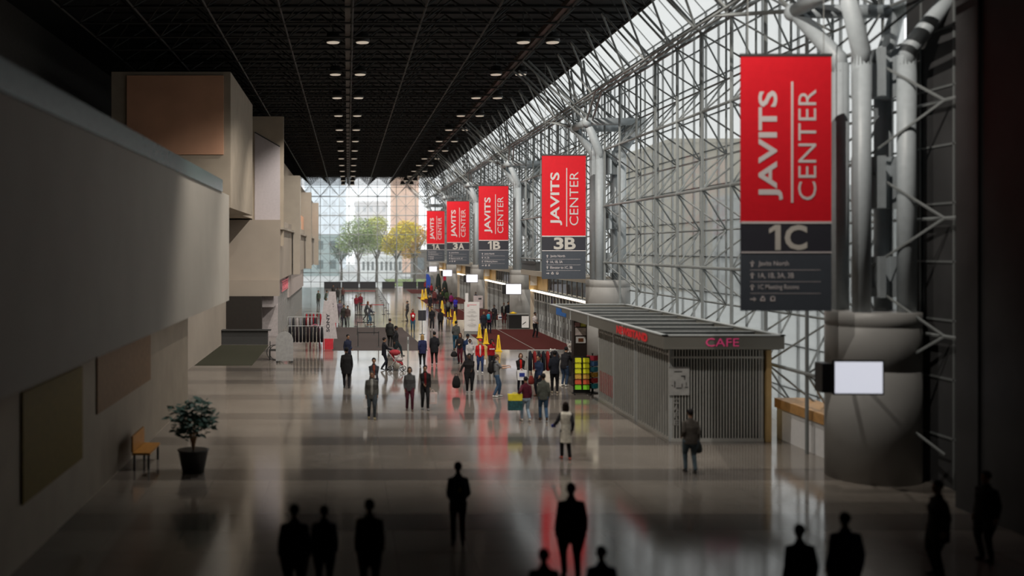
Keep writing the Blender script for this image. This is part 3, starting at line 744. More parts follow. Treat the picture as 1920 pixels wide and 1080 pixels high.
mb.loft(pr, [.04] * 7, 8, dome=False); o = mb.build('pink_arch', mat('pink_tube', (.42, .12, .17), .5), smooth=True); o.location = (-2.05, 63.95, 0)
tag(o, 'slim pink arch frame between the black jackets and the white tower', 'arch')

# SONY towers
def tower(px, yb, wb, wt, h, lab, txt, cols):
    Y = fy(yb); s = F / Y; X = fx(px, Y)
    t = thing('advert_tower', lab, 'advertising tower', (X, Y, 0), 0, 'white tapered advertising towers')
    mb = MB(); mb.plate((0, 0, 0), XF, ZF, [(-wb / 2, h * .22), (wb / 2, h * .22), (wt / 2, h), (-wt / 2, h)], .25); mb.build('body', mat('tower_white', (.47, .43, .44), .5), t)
    mb = MB(); mb.box(-wb * .28, wb * .28, -.02, .22, 0, h * .22); mb.build('base', mat('tower_red', (.55, .03, .045), .5), t)
    mb = MB(); lettering(mb, txt, (-.13, 0, h * .36), (0, 0, 1), (-1, 0, 0), h * .42, .2, .02) if 0 else lettering(mb, txt, (.1, 0, h * .36), (0, 0, 1), (-1, 0, 0), h * .38, .2, .02)
    mb.build('lettering', M_char, t)
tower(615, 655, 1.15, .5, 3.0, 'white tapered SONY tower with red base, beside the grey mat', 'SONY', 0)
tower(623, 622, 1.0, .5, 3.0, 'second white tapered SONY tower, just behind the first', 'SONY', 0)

# belt barriers
M_belt_red = mat('red_belt', (.35, .015, .025), .7); M_belt_dark = mat('black_belt', (.02, .02, .02), .7)
def barrier(x0, x1, Y, n, belt, lab, zb=.92, y1=None):
    t = thing('belt_barrier', lab, 'belt barrier', (x0, Y, 0), 0, 'belt barriers of the queue')
    y1 = Y if y1 is None else y1
    pts = [(x0 + (x1 - x0) * k / (n - 1), Y + (y1 - Y) * k / (n - 1)) for k in range(n)]
    for (x, y) in pts:
        mb = MB(); mb.lathe((x, y, 0), [(.17, 0), (.17, .02), (.04, .05), (.03, .07), (.03, .94), (.042, .95), (.042, 1.0)], 12); mb.build('post', M_dark, t, world=True)
    for a, b in zip(pts, pts[1:]):
        d = Vector((b[0] - a[0], b[1] - a[1], 0)).normalized(); p = Vector((-d.y, d.x, 0)) * .006
        mb = MB(); v = []
        for z in (zb - .03, zb + .03):
            for q in (a, b):
                for s in (-1, 1): v.append((q[0] + p.x * s, q[1] + p.y * s, z))
        mb.add(v, [(0, 1, 3, 2), (4, 6, 7, 5), (0, 4, 5, 1), (2, 3, 7, 6), (0, 2, 6, 4), (1, 5, 7, 3)]); mb.build('belt', belt, t, world=True)
barrier(-.8, 3.5, 129, 4, M_belt_red, 'row of red belts farthest along the queue, across the hall')
barrier(1.2, 3.4, 97, 3, M_belt_red, 'row of red belts behind the people bending over')
barrier(.65, 2.1, 82, 2, M_belt_dark, 'black belt barrier behind the grey mat')
barrier(.7, 1.9, 73.7, 2, M_belt_dark, 'black belt barrier on the middle of the grey mat')
barrier(.65, 1.95, 64.7, 2, M_belt_dark, 'black belt barrier on the near edge of the grey mat')
barrier(3.9, 4.1, 98, 9, M_belt_dark, 'long row of barrier posts receding towards the end wall', y1=138)
barrier(-1.1, -.4, 100, 3, M_belt_dark, 'short row of barrier posts beside the standing shoppers', y1=112)

# sign posts, notice board, desk
Y = fy(627); t = thing('notice_board', 'tall white notice board with red heading and printed lines', 'notice board', (fx(884.5, Y), Y, 0))
mb = MB(); mb.box(-.545, .545, -.1, .1, .25, 2.35); mb.build('panel', M_paper, t)
mb = MB(); mb.box(-.545, .545, -.14, .14, 0, .25); mb.build('base', M_mid, t)
mb = MB()
for k, (w, z, hh) in enumerate(((.2, 1.78, .05), (.5, 1.66, .04), (.62, 1.57, .04), (.18, 1.42, .05), (.78, 1.34, .04), (.5, 1.28, .03), (.22, 1.12, .05), (.5, 1.04, .04), (.15, .96, .03), (.2, .82, .05), (.6, .72, .04), (.66, .64, .04), (.46, .57, .03))):
    mb.box(-w / 2, w / 2, -.112, -.1, z, z + hh * .6)
mb.build('printed_lines', mat('pale_ink', (.36, .35, .35), .7), t)
mb = MB(); mb.box(-.34, .34, -.112, -.1, 2.13, 2.18); mb.box(-.34, -.2, -.112, -.1, 2.03, 2.1); mb.build('heading', mat('red_ink', (.6, .25, .28), .7), t)
Y = fy(596); t = thing('notice_board', 'smaller white board standing behind the tall notice board', 'notice board', (fx(896.5, Y), Y, 0))
mb = MB(); mb.box(-.42, .42, -.05, .05, .9, 2.0); mb.build('panel', mat('pinkish_paper', (.5, .44, .45), .7), t)
mb = MB(); mb.box(-.04, .04, -.04, .04, 0, .9); mb.box(-.3, .3, -.2, .2, 0, .04); mb.build('stand', M_dark, t)
mb = MB(); mb.box(.02, .3, -.06, -.05, 1.65, 1.8); mb.build('print', M_dark, t)
Y = fy(592); mb = MB(); mb.box(-.13, .13, -.13, .13, 0, 2.1); o = mb.build('white_pillar_sign', M_white); o.location = (fx(875, Y), Y, 0); tag(o, 'slim white pillar sign just left of the tall notice board', 'sign')
Y = fy(627); t = thing('pole_sign', 'two dark angled panels on a thin pole, left of the walking pair', 'sign', (fx(791.5, Y), Y, 0))
mb = MB(); mb.lathe((0, 0, 0), [(.2, 0), (.2, .02), (.025, .04), (.025, 1.75)], 12); mb.build('pole', M_dark, t)
for s in (-1, 1):
    mb = MB(); mb.plate((0, -.03, 1.0), (math.cos(R(20)), s * math.sin(R(20)), 0), ZF, [((0.02 if s > 0 else -.31), 0), ((.31 if s > 0 else -.02), 0), ((.31 if s > 0 else -.02), .75), ((.02 if s > 0 else -.31), .75)], .03); mb.build('panel', M_char, t)
Y = fy(696); t = thing('slim_post', 'slim light grey post standing in the middle of the floor', 'post', (fx(765, Y), Y, 0))
mb = MB(); mb.lathe((0, 0, 0), [(.2, 0), (.2, .02), (.045, .04), (.045, 1.72), (.03, 1.74)], 14); mb.build('pole', M_light, t)
mb = MB(); mb.box(-.02, .02, -.06, -.045, 1.4, 1.6); mb.build('tab', M_dark, t)
Y = fy(602); mb = MB(); mb.lathe((0, 0, 0), [(.15, 0), (.15, .02), (.02, .03), (.02, 1.6)], 10); o = mb.build('thin_pole', M_dark); o.location = (fx(756, Y), Y, 0); tag(o, 'thin dark pole beside the person in a grey hooded jacket', 'pole')
# desk by the door
Y = 79.9; t = thing('information_desk', 'black desk with a white poster on its front, near the doors', 'desk', (13.3, Y, 0))
mb = MB(); mb.box(-.75, .8, -.1, .8, 0, 1.08); mb.build('body', M_black, t)
mb = MB(); mb.box(-.8, .85, -.15, .85, 1.08, 1.14); mb.build('top', M_mid, t)
mb = MB(); mb.box(.25, .8, -.16, -.12, .08, .98); mb.build('poster', M_white, t)
mb = MB(); mb.plate((.32, -.165, .3), (.8, 0, .6), (-.6, 0, .8), [(0, 0), (.35, 0), (.35, .06), (0, .06)], .005); mb.build('poster_mark', M_dark, t)
mb = MB(); mb.lathe((0, 0, 0), [(.25, 0), (.3, .05), (.12, .1), (.1, .14)], 14); o = mb.build('yellow_cap', M_yellow); o.location = (12.95, 80.2, 1.141); tag(o, 'yellow cap lying on the black information desk', 'cap')

# wet floor cones
def cone():
    t = thing('floor_cone', '', 'safety cone', (0, 0, 0))
    mb = MB()
    def ring(z, a): return [(-a, -a, z), (a, -a, z), (a, a, z), (-a, a, z)]
    v = ring(0, .2) + ring(.05, .2) + ring(.06, .15) + ring(.92, .055) + ring(.97, .045); f = [(3, 2, 1, 0), (16, 17, 18, 19)]
    for i in range(4):
        for k in range(4): f.append((i * 4 + k, i * 4 + (k + 1) % 4, i * 4 + 4 + (k + 1) % 4, i * 4 + 4 + k))
    mb.add(v, f); mb.build('body', M_yellow, t)
    mb = MB(); lettering(mb, 'CAUTION', (.028, -.118, .72), (0, .115, -.993), (.99, 0, 0), .5, .055, .01, .014) if 0 else None
    lettering(mb, 'CAUTION', (-.03, -.085, .75), (0, -.11, -.994), (1, 0, 0), .5, .06, .01, .012)
    mb.build('lettering', M_black, t)
    return t
cn = cone(); first = True
for (px, py, lb) in ((899, 634, 'yellow wet-floor cone touching the white notice board'), (911, 645, 'yellow wet-floor cone between the notice board and the carpet corner'), (934.5, 659, 'yellow wet-floor cone nearest the viewer, at the carpet corner'),
                     (852.5, 606, 'yellow wet-floor cone behind the man in the grey jacket'), (829, 588, 'tall yellow wet-floor cone behind the walking pair'), (792, 562, 'far yellow wet-floor cone left of the blue flag'),
                     (798, 560, 'far yellow wet-floor cone just under the blue flag'), (842, 594, 'yellow wet-floor cone beside the person with a backpack'), (806, 575, 'yellow wet-floor cone in the middle distance beside a dark post')):
    o = cn if first else copy_tree(cn); first = False
    Y = fy(py); o.location = (fx(px, Y), Y, 0); relabel(o, lb); o['group'] = 'yellow wet-floor cones'
    k = 1.0 if py > 600 else 1.25
    o.scale = (k, k, k * 1.03)

# feather flag and others far right
def flag(px, yb, h, w, m, lab):
    Y = fy(yb); t = thing('feather_flag', lab, 'flag', (fx(px, Y), Y, 0))
    mb = MB(); mb.lathe((0, 0, 0), [(.25, 0), (.25, .03), (.02, .05), (.015, h)], 8); mb.build('pole', M_dark, t)
    mb = MB(); mb.plate((0, -.02, 0), XF, ZF, [(0, .5), (w, .6), (w * 1.05, h * .8), (w * .7, h * .95), (0, h)], .02); mb.build('cloth', m, t)
flag(799, 556, 3.0, .55, mat('flag_blue', (.02, .06, .36), .8), 'blue feather flag near the far end of the hall')
flag(831, 552, 2.9, .4, mat('flag_red', (.55, .02, .06), .8), 'red feather flag beside the far dark stands')
flag(807, 553, 2.7, .5, mat('flag_grey', (.16, .17, .17), .8), 'grey feather flag right of the blue flag')

# dark benches at the end wall
for x0, x1, lb in ((607, 640, 'low grey planter box at the left of the end wall'), (640, 673, 'dark planter box at the end wall, left of the trees'), (674, 705, 'dark planter box at the end wall, under the green tree'), (716, 741, 'dark planter box at the end wall, below the middle'), (755, 782, 'dark planter box at the end wall, under the yellow tree'), (783, 800, 'dark planter box at the end wall, nearest the blue flag')):
    Yp = 160.5; mb = MB(); a, b = fx(x0, Yp), fx(x1, Yp); mb.box(a + .05, b - .05, Yp, Yp + .8, 0, 1.0); mb.box(a + .03, b - .03, Yp - .03, Yp + .83, 1.0, 1.08)
    tag(mb.build('planter_box', mat('planter_dark', (.022, .023, .028), .5)), lb, 'planter', 'planter boxes along the end wall')

# near left: planter, seat, panel
def leafy(mb, cx, cy, cz, r, n, size, seed, mi=0, squash=.8):
    rnd = random.Random(seed)
    for _ in range(n):
        while True:
            p = Vector((rnd.uniform(-1, 1), rnd.uniform(-1, 1), rnd.uniform(-1, 1)))
            if p.length < 1: break
        p = p * (r * (.75 + .3 * rnd.random())); p.z *= squash
        c = Vector((cx, cy, cz)) + p; a = rnd.uniform(0, 6.28); e = rnd.uniform(-1, 1)
        u = Vector((math.cos(a), math.sin(a), e * .6)).normalized(); v = u.cross(Vector((rnd.uniform(-1, 1), rnd.uniform(-1, 1), 1))).normalized()
        s = size * rnd.uniform(.6, 1.3)
        mb.add([c - u * s, c - v * s * .45, c + u * s, c + v * s * .45], [(0, 1, 2, 3)], mi)
t = thing('potted_plant', 'blurred bluish-green potted plant at the lower left', 'plant', (-4.3, 28.5, 0))
mb = MB(); mb.lathe((0, 0, 0), [(.3, 0), (.42, .6), (.45, .62), (.36, .62)], 20); mb.build('pot', M_dark, t, True)
mb = MB()
for k in range(9):
    a = k * .7; mb.loft([(0, 0, .6), (.12 * math.cos(a), .12 * math.sin(a), 1.1), (.3 * math.cos(a), .3 * math.sin(a), 1.6)], [.02, .015, .008], 6)
mb.build('stem', M_wood, t)
mb = MB(); leafy(mb, 0, 0, 1.5, .75, 420, .13, 3); mb.build('foliage', mat('bluegreen_leaf', (.06, .13, .11), .6, var=.3), t)
t = thing('bench', 'blurred orange wooden bench against the lower left wall', 'bench', (-5.8, 29.5, 0), R(90))
mb = MB(); mb.box(-.8, .8, -.25, .25, .42, .48); mb.build('seat', mat('orange_wood', (.35, .16, .03), .5, var=.15), t)
mb = MB(); mb.box(-.8, .8, .22, .27, .5, .95); mb.build('backrest', mat('orange_wood', (.35, .16, .03), .5), t)
for sx in (-.7, .7):
    for sy in (-.2, .2):
        mb = MB(); mb.box(sx - .03, sx + .03, sy - .03, sy + .03, 0, .42); mb.build('leg', M_dark, t)
mb = MB(); mb.box(-6.395, -6.34, 20, 24.5, 1.2, 3.4); tag(mb.build('wall_panel', mat('mustard_panel', (.16, .11, .01), .6)), 'blurred mustard panel on the lower left wall', 'panel')
mb = MB(); mb.box(-6.395, -6.35, 26, 33, 2.0, 3.9); tag(mb.build('timber_panel', mat('timber_cladding', (.26, .16, .09), .6, var=.15)), 'blurred brown timber panel under the left balcony', 'panel')

# near right: wood-topped radiator bench
t = thing('sill_counter', 'blurred white counter with orange wooden top, right of the kiosk', 'counter', (14.62, 31.7, 0))
mb = MB(); mb.box(-.5, .5, -1.4, 2.0, 0, 1.0); mb.build('body', M_white, t)
mb = MB(); mb.box(-.56, .56, -1.45, 2.05, 1.0, 1.3); mb.build('top', mat('orange_oak', (.5, .27, .10), .5, var=.15), t)

# ---------------------------------------------------------------- outside
mb = MB(); mb.box(-90, 120, 165.2, 420, -.4, -.1); mb.box(16.6, 160, -40, 165.2, -.4, -.1)
struct('ground', mb, mat('street_asphalt', (.45, .46, .45), .9, var=.1, scale=.3), 'grey street outside the glass')
def building(x0, x1, y0, y1, z1, m, lab, rows, cols, face='y', wm=None):
    t = thing('building', lab, 'building', ((x0 + x1) / 2, (y0 + y1) / 2, 0))
    mb = MB(); mb.box(x0, x1, y0, y1, -.2, z1); mb.box(x0 - .2, x1 + .2, y0 - .2, y1 + .2, z1, z1 + .6); mb.build('facade', m, t, world=True)
    wm = wm or mat('window_tint', (.16, .18, .2), .3, spec=.6)
    for r in range(rows):
        mb = MB()
        for c in range(cols):
            z = z1 * (r + .35) / rows; hh = z1 / rows * .45
            if face == 'y': w = (x1 - x0) / cols; xa = x0 + w * (c + .25); mb.box(xa, xa + w * .5, y0 - .06, y0, z, z + hh)
            else: w = (y1 - y0) / cols; ya = y0 + w * (c + .25); mb.box(x0 - .06, x0, ya, ya + w * .5, z, z + hh)
        mb.build('window_row', wm, t, world=True)
MB_pink = mat('peach_brick', (.80, .55, .42), .9, var=.06, scale=.5)
MB_pale = mat('pale_render', (.85, .86, .87), .9, var=.04, scale=.5)
building(11.5, 18.2, 262, 276, 24, MB_pink, 'peach apartment building beyond the yellow tree', 8, 3, wm=mat('window_peach', (.72, .50, .40), .4))
building(2, 11, 285, 300, 19, MB_pale, 'pale building far beyond the end glass wall', 5, 5, wm=mat('window_pale', (.66, .70, .73), .4))
building(-26, -2, 240, 255, 9, mat('teal_render', (.36, .43, .42), .9), 'low grey-green building on the left beyond the end wall', 2, 8, wm=mat('window_grey', (.14, .18, .18), .4))
building(-14, -.5, 330, 345, 34, mat('bluish_render', (.80, .86, .92), .9), 'pale bluish tower on the left beyond the end wall', 9, 5, wm=mat('window_pale', (.66, .70, .73), .4))
building(3, 12, 226, 236, 4.3, mat('white_render', (.85, .87, .85), .9), 'low white building with tall dark windows beyond the trees', 1, 9, wm=mat('window_slate', (.22, .24, .24), .4))
building(14, 30, 215, 228, 5.5, mat('brown_render', (.16, .13, .11), .9), 'low brown building behind the yellow tree', 1, 6)
building(48, 66, 152, 178, 22, mat('tan_brick', (.42, .36, .26), .9, var=.08), 'tan brick building seen through the side glazing right of the tall column', 7, 9, face='x', wm=mat('window_tan', (.25, .22, .18), .4))
building(52, 70, 118, 146, 13, mat('grey_concrete', (.36, .38, .38), .9, var=.08), 'grey building seen through the side glazing in the middle', 4, 10, face='x')
building(50, 66, 74, 112, 9, mat('dark_concrete', (.25, .27, .28), .9, var=.08), 'low grey building seen through the side glazing above the kiosk', 3, 10, face='x')
def tree(px, Y, h, crowns, m, lab, seed):
    X = fx(px, Y); t = thing('tree', lab, 'tree', (X, Y, -.1), 0, 'street trees beyond the end wall'); rnd = random.Random(seed)
    mb = MB(); top = h * .45; mb.loft([(0, 0, 0), (.05, 0, top * .5), (-.05, 0, top)], [.30, .22, .2], 10)
    for k in range(7):
        a = k * .9 + rnd.random(); L = h * rnd.uniform(.25, .42)
        mb.loft([(0, 0, top * rnd.uniform(.7, 1)), (L * .4 * math.cos(a), L * .4 * math.sin(a), top + L * .5), (L * .7 * math.cos(a), L * .7 * math.sin(a), top + L)], [.12, .07, .03], 7)
    mb.build('trunk', mat('bark', (.10, .085, .07), .9, var=.2), t, True)
    mb = MB()
    for i, (cx, cz, r, n) in enumerate(crowns): leafy(mb, cx, rnd.uniform(-1, 1), cz, r * 1.12, int(n * 2.3), .24, seed * 10 + i)
    mb.build('foliage', m, t)
gl = mat('green_leaf', (.36, .46, .18), .7, var=.35, scale=1.5); yl = mat('yellow_leaf', (.90, .68, .07), .7, var=.3, scale=1.5); ol = mat('orange_leaf', (.88, .52, .07), .7, var=.3, scale=1.5); gg = mat('lime_leaf', (.62, .64, .18), .7, var=.3, scale=1.5)
tree(672, 186, 12, [(0, 9.5, 3.2, 900), (-1.6, 7.5, 2.4, 600), (1.5, 7.3, 2.5, 600)], gl, 'leftmost street tree with thinning green crown', 1)
tree(706, 192, 12.5, [(0, 10.8, 2.2, 500), (-1.2, 8.6, 2.4, 500), (1.0, 7.5, 1.8, 300)], gg, 'second street tree from the left, yellow-green crown', 2)
tree(743, 184, 11.5, [(0.4, 8.2, 2.6, 900), (-1.0, 6.6, 1.8, 500), (2, 9.6, 2.2, 700)], yl, 'street tree with bright yellow crown', 3)
tree(777, 190, 12, [(0, 8.8, 2.8, 1000), (-1.6, 10.2, 1.8, 500), (-1, 6.2, 2.2, 600)], ol, 'street tree with orange-yellow crown, nearest the 1A banner', 4)
tree(640, 205, 9, [(0, 6, 2.2, 500)], mat('dull_green_leaf', (.12, .17, .11), .7), 'small dull green tree behind the leftmost street tree', 5)
mb = MB(); mb.box(7.5, 22, 172, 210, -.1, .06); struct('ground_lawn', mb, mat('lawn', (.16, .22, .06), .9, var=.2, scale=2), 'strip of lawn outside')
for x in (11.8,):
    mb = MB()
    for a, b in (((8.6, 166.5, 2.2), (10.4, 166.5, 4.2)), ((10.4, 166.5, 4.2), (12.4, 166.5, 2.2)), ((12.4, 166.5, 2.2), (14.3, 166.5, 4.2)), ((8, 166.5, 2.2), (15, 166.5, 2.2)), ((10.4, 166.5, -.1), (10.4, 166.5, 4.2)), ((14.3, 166.5, -.1), (14.3, 166.5, 4.2)), ((8.1, 166.5, -.1), (8.1, 166.5, 2.2))): mb.bar(a, b, .07, 6)
    tag(mb.build('entrance_frame', M_light), 'white zigzag steel frame just outside the end glass wall', 'frame')
# ---------------------------------------------------------------- people
def remesh(mb, voxel, smooth=2):
    me = bpy.data.meshes.new('r'); me.from_pydata(mb.v, [], mb.f); me.update()
    ob = bpy.data.objects.new('r', me); COL.objects.link(ob)
    m = ob.modifiers.new('r', 'REMESH'); m.mode = 'VOXEL'; m.voxel_size = voxel; m.use_smooth_shade = True
    if smooth:
        s = ob.modifiers.new('s', 'SMOOTH'); s.factor = .5; s.iterations = smooth
    dg = bpy.context.evaluated_depsgraph_get(); dg.update()
    r = bpy.data.meshes.new_from_object(ob.evaluated_get(dg))
    out = ([v.co.copy() for v in r.vertices], [tuple(p.vertices) for p in r.polygons])
    bpy.data.objects.remove(ob); bpy.data.meshes.remove(me); bpy.data.meshes.remove(r)
    return out
def ik(Sh, T, l1, l2, pole):
    d = T - Sh; L = max(.05, min(d.length, (l1 + l2) * .996)); u = d.normalized()
    a = (l1 * l1 - l2 * l2 + L * L) / (2 * L); h = math.sqrt(max(0, l1 * l1 - a * a))
    p = pole - u * pole.dot(u); p = p.normalized() if p.length > 1e-4 else Vector((0, 1, 0))
    return Sh + u * a + p * h, Sh + u * L
SK = {'l': (.50, .30, .21), 'm': (.32, .18, .11), 'd': (.11, .06, .04)}
ARM = {'down': (.02, .03, -.52), 'fwd': (.01, .17, -.49), 'back': (.02, -.13, -.49), 'pocket': (.03, .13, -.40), 'chest': (-.13, .24, -.26), 'belly': (-.10, .24, -.36),
       'phone': (-.06, .26, -.10), 'point': (-.05, .56, -.08), 'carry': (.12, .02, -.52), 'push': (-.02, .42, -.30), 'face': (-.10, .20, .12), 'low': (.0, .30, -.42), 'out': (.22, .30, -.30)}
def hand(mb, Wp, d, n, side, curl, k, mi=0):
    """palm, four fingers of different lengths with two bends each, thumb from the side of the palm"""
    d = d.normalized(); n = (n - d * n.dot(d)).normalized(); th = d.cross(n) * side
    P1 = Wp + d * .085 * k
    mb.loft([Wp - d * .012 * k, Wp + d * .03 * k, P1], [(.024 * k, .017 * k), (.038 * k, .016 * k), (.041 * k, .013 * k)], 10, mi, up=n)
    for j, (o, L) in enumerate(((.031, .078), (.0105, .086), (-.0105, .080), (-.031, .062))):
        b = P1 + th * o * k - d * .006 * k; c1 = curl * 1.0; c2 = curl * 2.1
        d1 = d * math.cos(c1) + n * math.sin(c1); d2 = d * math.cos(c2) + n * math.sin(c2)
        q = b + d1 * L * .5 * k; e = q + d2 * L * .5 * k
        mb.loft([b, q, e], [.0092 * k, .0085 * k, .0068 * k], 7, mi)
    tb = Wp + d * .028 * k + th * .032 * k; t1 = (th * .75 + d * .6 + n * .3).normalized(); t2 = (d * .85 + th * .25 + n * .45).normalized()
    q = tb + t1 * .036 * k; mb.loft([tb - t1 * .012 * k, q, q + t2 * .03 * k], [.0125 * k, .0105 * k, .008 * k], 7, mi)

def person(label, px, yf, face=180, h=1.72, sk='m', hair=(.015, .01, .008), style='short', top=(.02, .02, .02), bot=(.02, .02, .025), shoe=(.02, .02, .02),
           L='down', Rr='down', stride=.0, w=1.0, hem=.80, inner=None, skirt=None, lean=0, sleeve=1.0, head_turn=0, group=None, Y=None, hood=False, cap=None, vox=None):
    if Y is None: Y = fy(yf)
    X = fx(px, Y); k = h / 1.75
    v = vox or (.015 if Y < 46 else (.019 if Y < 90 else .028))
    hz = .085 + math.sqrt(max(.3, .845 ** 2 - (stride / 2) ** 2)); dz = hz - .93
    lw = math.tan(R(lean))
    def T(x, y, z):                                   # upper body frame, leaning about the hips
        return Vector((x, y + max(0, z - .93) * lw, z + dz)) * k
    hip = [Vector((s * .09 * w, 0, hz - .02)) * k for s in (-1, 1)]
    fo = [Vector((-.10, stride / 2, .085 + 0)) * k, Vector((.10, -stride / 2, .085 + (.05 if stride > .25 else 0))) * k]
    kn = []; an = []
    for i in (0, 1):
        a, b = ik(hip[i], fo[i], .43 * k, .425 * k, Vector((0, 1, 0))); kn.append(a); an.append(b)
    shd = [T(s * .160 * (.55 + .45 * w), 0, 1.392) for s in (-1, 1)]
    el = []; wr = []; hd = []
    for i, (s, spec) in enumerate(((-1, L), (1, Rr))):
        a = ARM[spec] if isinstance(spec, str) else spec
        tg = shd[i] + Vector((s * a[0], a[1], a[2])) * k
        if a[2] < -.4: tg += Vector((s * .12 * (w - 1), 0, 0)) * k
        e, q = ik(shd[i], tg, .285 * k, .255 * k, Vector((s * .18, -1, -.1))); el.append(e); wr.append(q); hd.append((q - e).normalized())
    hc = T(0, .03, 1.635); nb = T(0, .005, 1.47)
    # --- body
    mb = MB()
    bw = w * .93
    mb.loft([T(0, 0, .84), T(0, 0, .95), T(0, 0, 1.08), T(0, .01, 1.26), T(0, .005, 1.38), T(0, 0, 1.45)],
            [(.135 * k * bw, .085 * k * bw), (.15 * k * bw, .10 * k * bw), (.125 * k * bw, .088 * k * bw), (.15 * k * bw, .10 * k * bw), (.165 * k * bw, .088 * k), (.10 * k, .06 * k)], 16, up=(0, 1, 0))
    mb.loft([T(0, -.005, 1.42), T(0, .005, 1.5), T(0, .015, 1.58)], [.062 * k, .054 * k, .054 * k], 12)
    for i, s in enumerate((-1, 1)):
        mb.loft([shd[i] - Vector((s * .05 * k, 0, 0)), shd[i], (shd[i] + el[i]) / 2, el[i]], [.045 * k, .05 * k, .043 * k, .037 * k], 10)
        mb.loft([el[i], el[i] * .65 + wr[i] * .35, wr[i]], [.036 * k, .038 * k, .025 * k], 10)
        mb.loft([hip[i], (hip[i] + kn[i]) / 2, kn[i]], [.078 * k * bw, .065 * k * bw, .046 * k], 10)
        mb.loft([kn[i], kn[i] * .7 + an[i] * .3, an[i]], [.046 * k, .05 * k, .03 * k], 10)
    ht = Matrix.Rotation(R(-head_turn), 3, 'Z')
    def Hd(x, y, z): return hc + ht @ (Vector((x, y, z)) * k * 1.06)
    mb.ell(Hd(0, -.008, .025), (.076 * k, .092 * k, .092 * k), 18, 14)
    mb.ell(Hd(0, .022, -.045), (.056 * k, .062 * k, .068 * k), 16, 12)
    mb.loft([Hd(0, .085, .02), Hd(0, .103, -.012), Hd(0, .086, -.022)], [.011 * k, .015 * k, .014 * k], 8)
    mb.ell(Hd(0, .079, -.05), (.026 * k, .012 * k, .010 * k), 10, 6)
    mb.ell(Hd(0, .070, -.092), (.024 * k, .018 * k, .016 * k), 10, 6)
    for s in (-1, 1):
        mb.ell(Hd(s * .077, -.005, -.005), (.012 * k, .020 * k, .031 * k), 8, 6)
        mb.ell(Hd(s * .03, .074, .03), (.022 * k, .012 * k, .008 * k), 8, 6)
    bv, bf = remesh(mb, v * k, 2 if v < .02 else 1)
    full = MB(); full.add(bv, bf, 0)
    for i, s in enumerate((-1, 1)):
        spec = (L, Rr)[i]; a = ARM[spec] if isinstance(spec, str) else spec
        nrm = Vector((-s, .15, 0)) if a[2] < -.3 else Vector((-s * .4, 0, -1))
        hand(full, wr[i], hd[i] if a[2] > -.3 else (hd[i] + Vector((0, .05, -.2))), nrm, s, .35 if a[2] < -.3 else .6, k, 0)
        full.ell(Hd(s * .03, .082, .012), (.012 * k, .006 * k, .007 * k), 8, 6, 1)
    full.ell(Hd(0, .090, -.052), (.022 * k, .004 * k, .005 * k), 8, 4, 2)
    if 1:
        me = full.mesh('person', [skin(SK[sk]), M_eye, M_lip], True); root = bpy.data.objects.new('person', me); COL.objects.link(root)
    root.location = (X, Y, 0); root.rotation_euler = (0, 0, R(-face)); tag(root, label, 'person', group)
    def child(nm, m_b, mt, vx=v, sm=1):
        a, b = remesh(m_b, vx * k, sm); q = MB(); q.add(a, b); return q.build(nm, mt, root, True)
    # --- trousers
    if bot is not None:
        mb = MB()
        mb.loft([T(0, 0, .83), T(0, 0, .93), T(0, 0, 1.0)], [(.155 * k * w, .108 * k * w), (.168 * k * w, .118 * k * w), (.15 * k * w, .105 * k * w)], 16, up=(0, 1, 0))
        for i in (0, 1):
            mb.loft([hip[i], (hip[i] + kn[i]) / 2, kn[i]], [.098 * k * w, .088 * k * w, .068 * k * (.5 + .5 * w)], 12)
            mb.loft([kn[i], kn[i] * .6 + an[i] * .4, an[i] + Vector((0, 0, .01))], [.067 * k * (.5 + .5 * w), .064 * k, .055 * k], 12)
        child('trousers', mb, cloth(bot))
    # --- shoes
    for i, s in enumerate((-1, 1)):
        a = an[i]; mb = MB(); up = a.z - .085 * k
        toe = -.04 * k if up > .02 else 0
        mb.loft([a + Vector((0, -.055 * k, -.05 * k)), a + Vector((0, .02 * k, -.045 * k + toe * .3)), a + Vector((s * .01, .12 * k, -.058 * k + toe)), a + Vector((s * .012, .17 * k, -.064 * k + toe))],
                [(.036 * k, .034 * k), (.040 * k, .040 * k), (.046 * k, .026 * k), (.036 * k, .018 * k)], 10, up=(0, 0, 1))
        mb.loft([a + Vector((0, 0, -.04 * k)), a + Vector((0, 0, .02 * k))], [.042 * k, .04 * k], 10)
        a2, b2 = remesh(mb, .012 * k if Y < 60 else .018 * k, 1); q = MB(); q.add(a2, b2)
        zmin = min(p.z for p in a2)
        if toe == 0: q.v = [(p[0], p[1], p[2] - zmin + .001) if p[2] < .03 * k else p for p in q.v]
        q.build('shoe', cloth(shoe, .5), root, True)
    # --- jacket / top
    if top is not None:
        mb = MB(); zt = hem
        prof = [(T(0, 0, zt), (.172 * w * k, .122 * w * k))]
        if zt < .9: prof.append((T(0, 0, .93), (.175 * w * k, .125 * w * k)))
        prof += [(T(0, .0, 1.08), (.155 * w * k, .115 * w * k)), (T(0, .01, 1.26), (.178 * w * k, .125 * w * k)), (T(0, 0, 1.36), (.168 * (.4 + .6 * w) * k, .108 * k)), (T(0, 0, 1.415), (.14 * (.5 + .5 * w) * k, .092 * k)), (T(0, 0, 1.45), (.105 * k, .08 * k)), (T(0, 0, 1.475), (.082 * k, .07 * k)), (T(0, .005, 1.52), (.068 * k, .062 * k))]
        mb.loft([p for p, r in prof], [r for p, r in prof], 18, up=(0, 1, 0), dome=False)
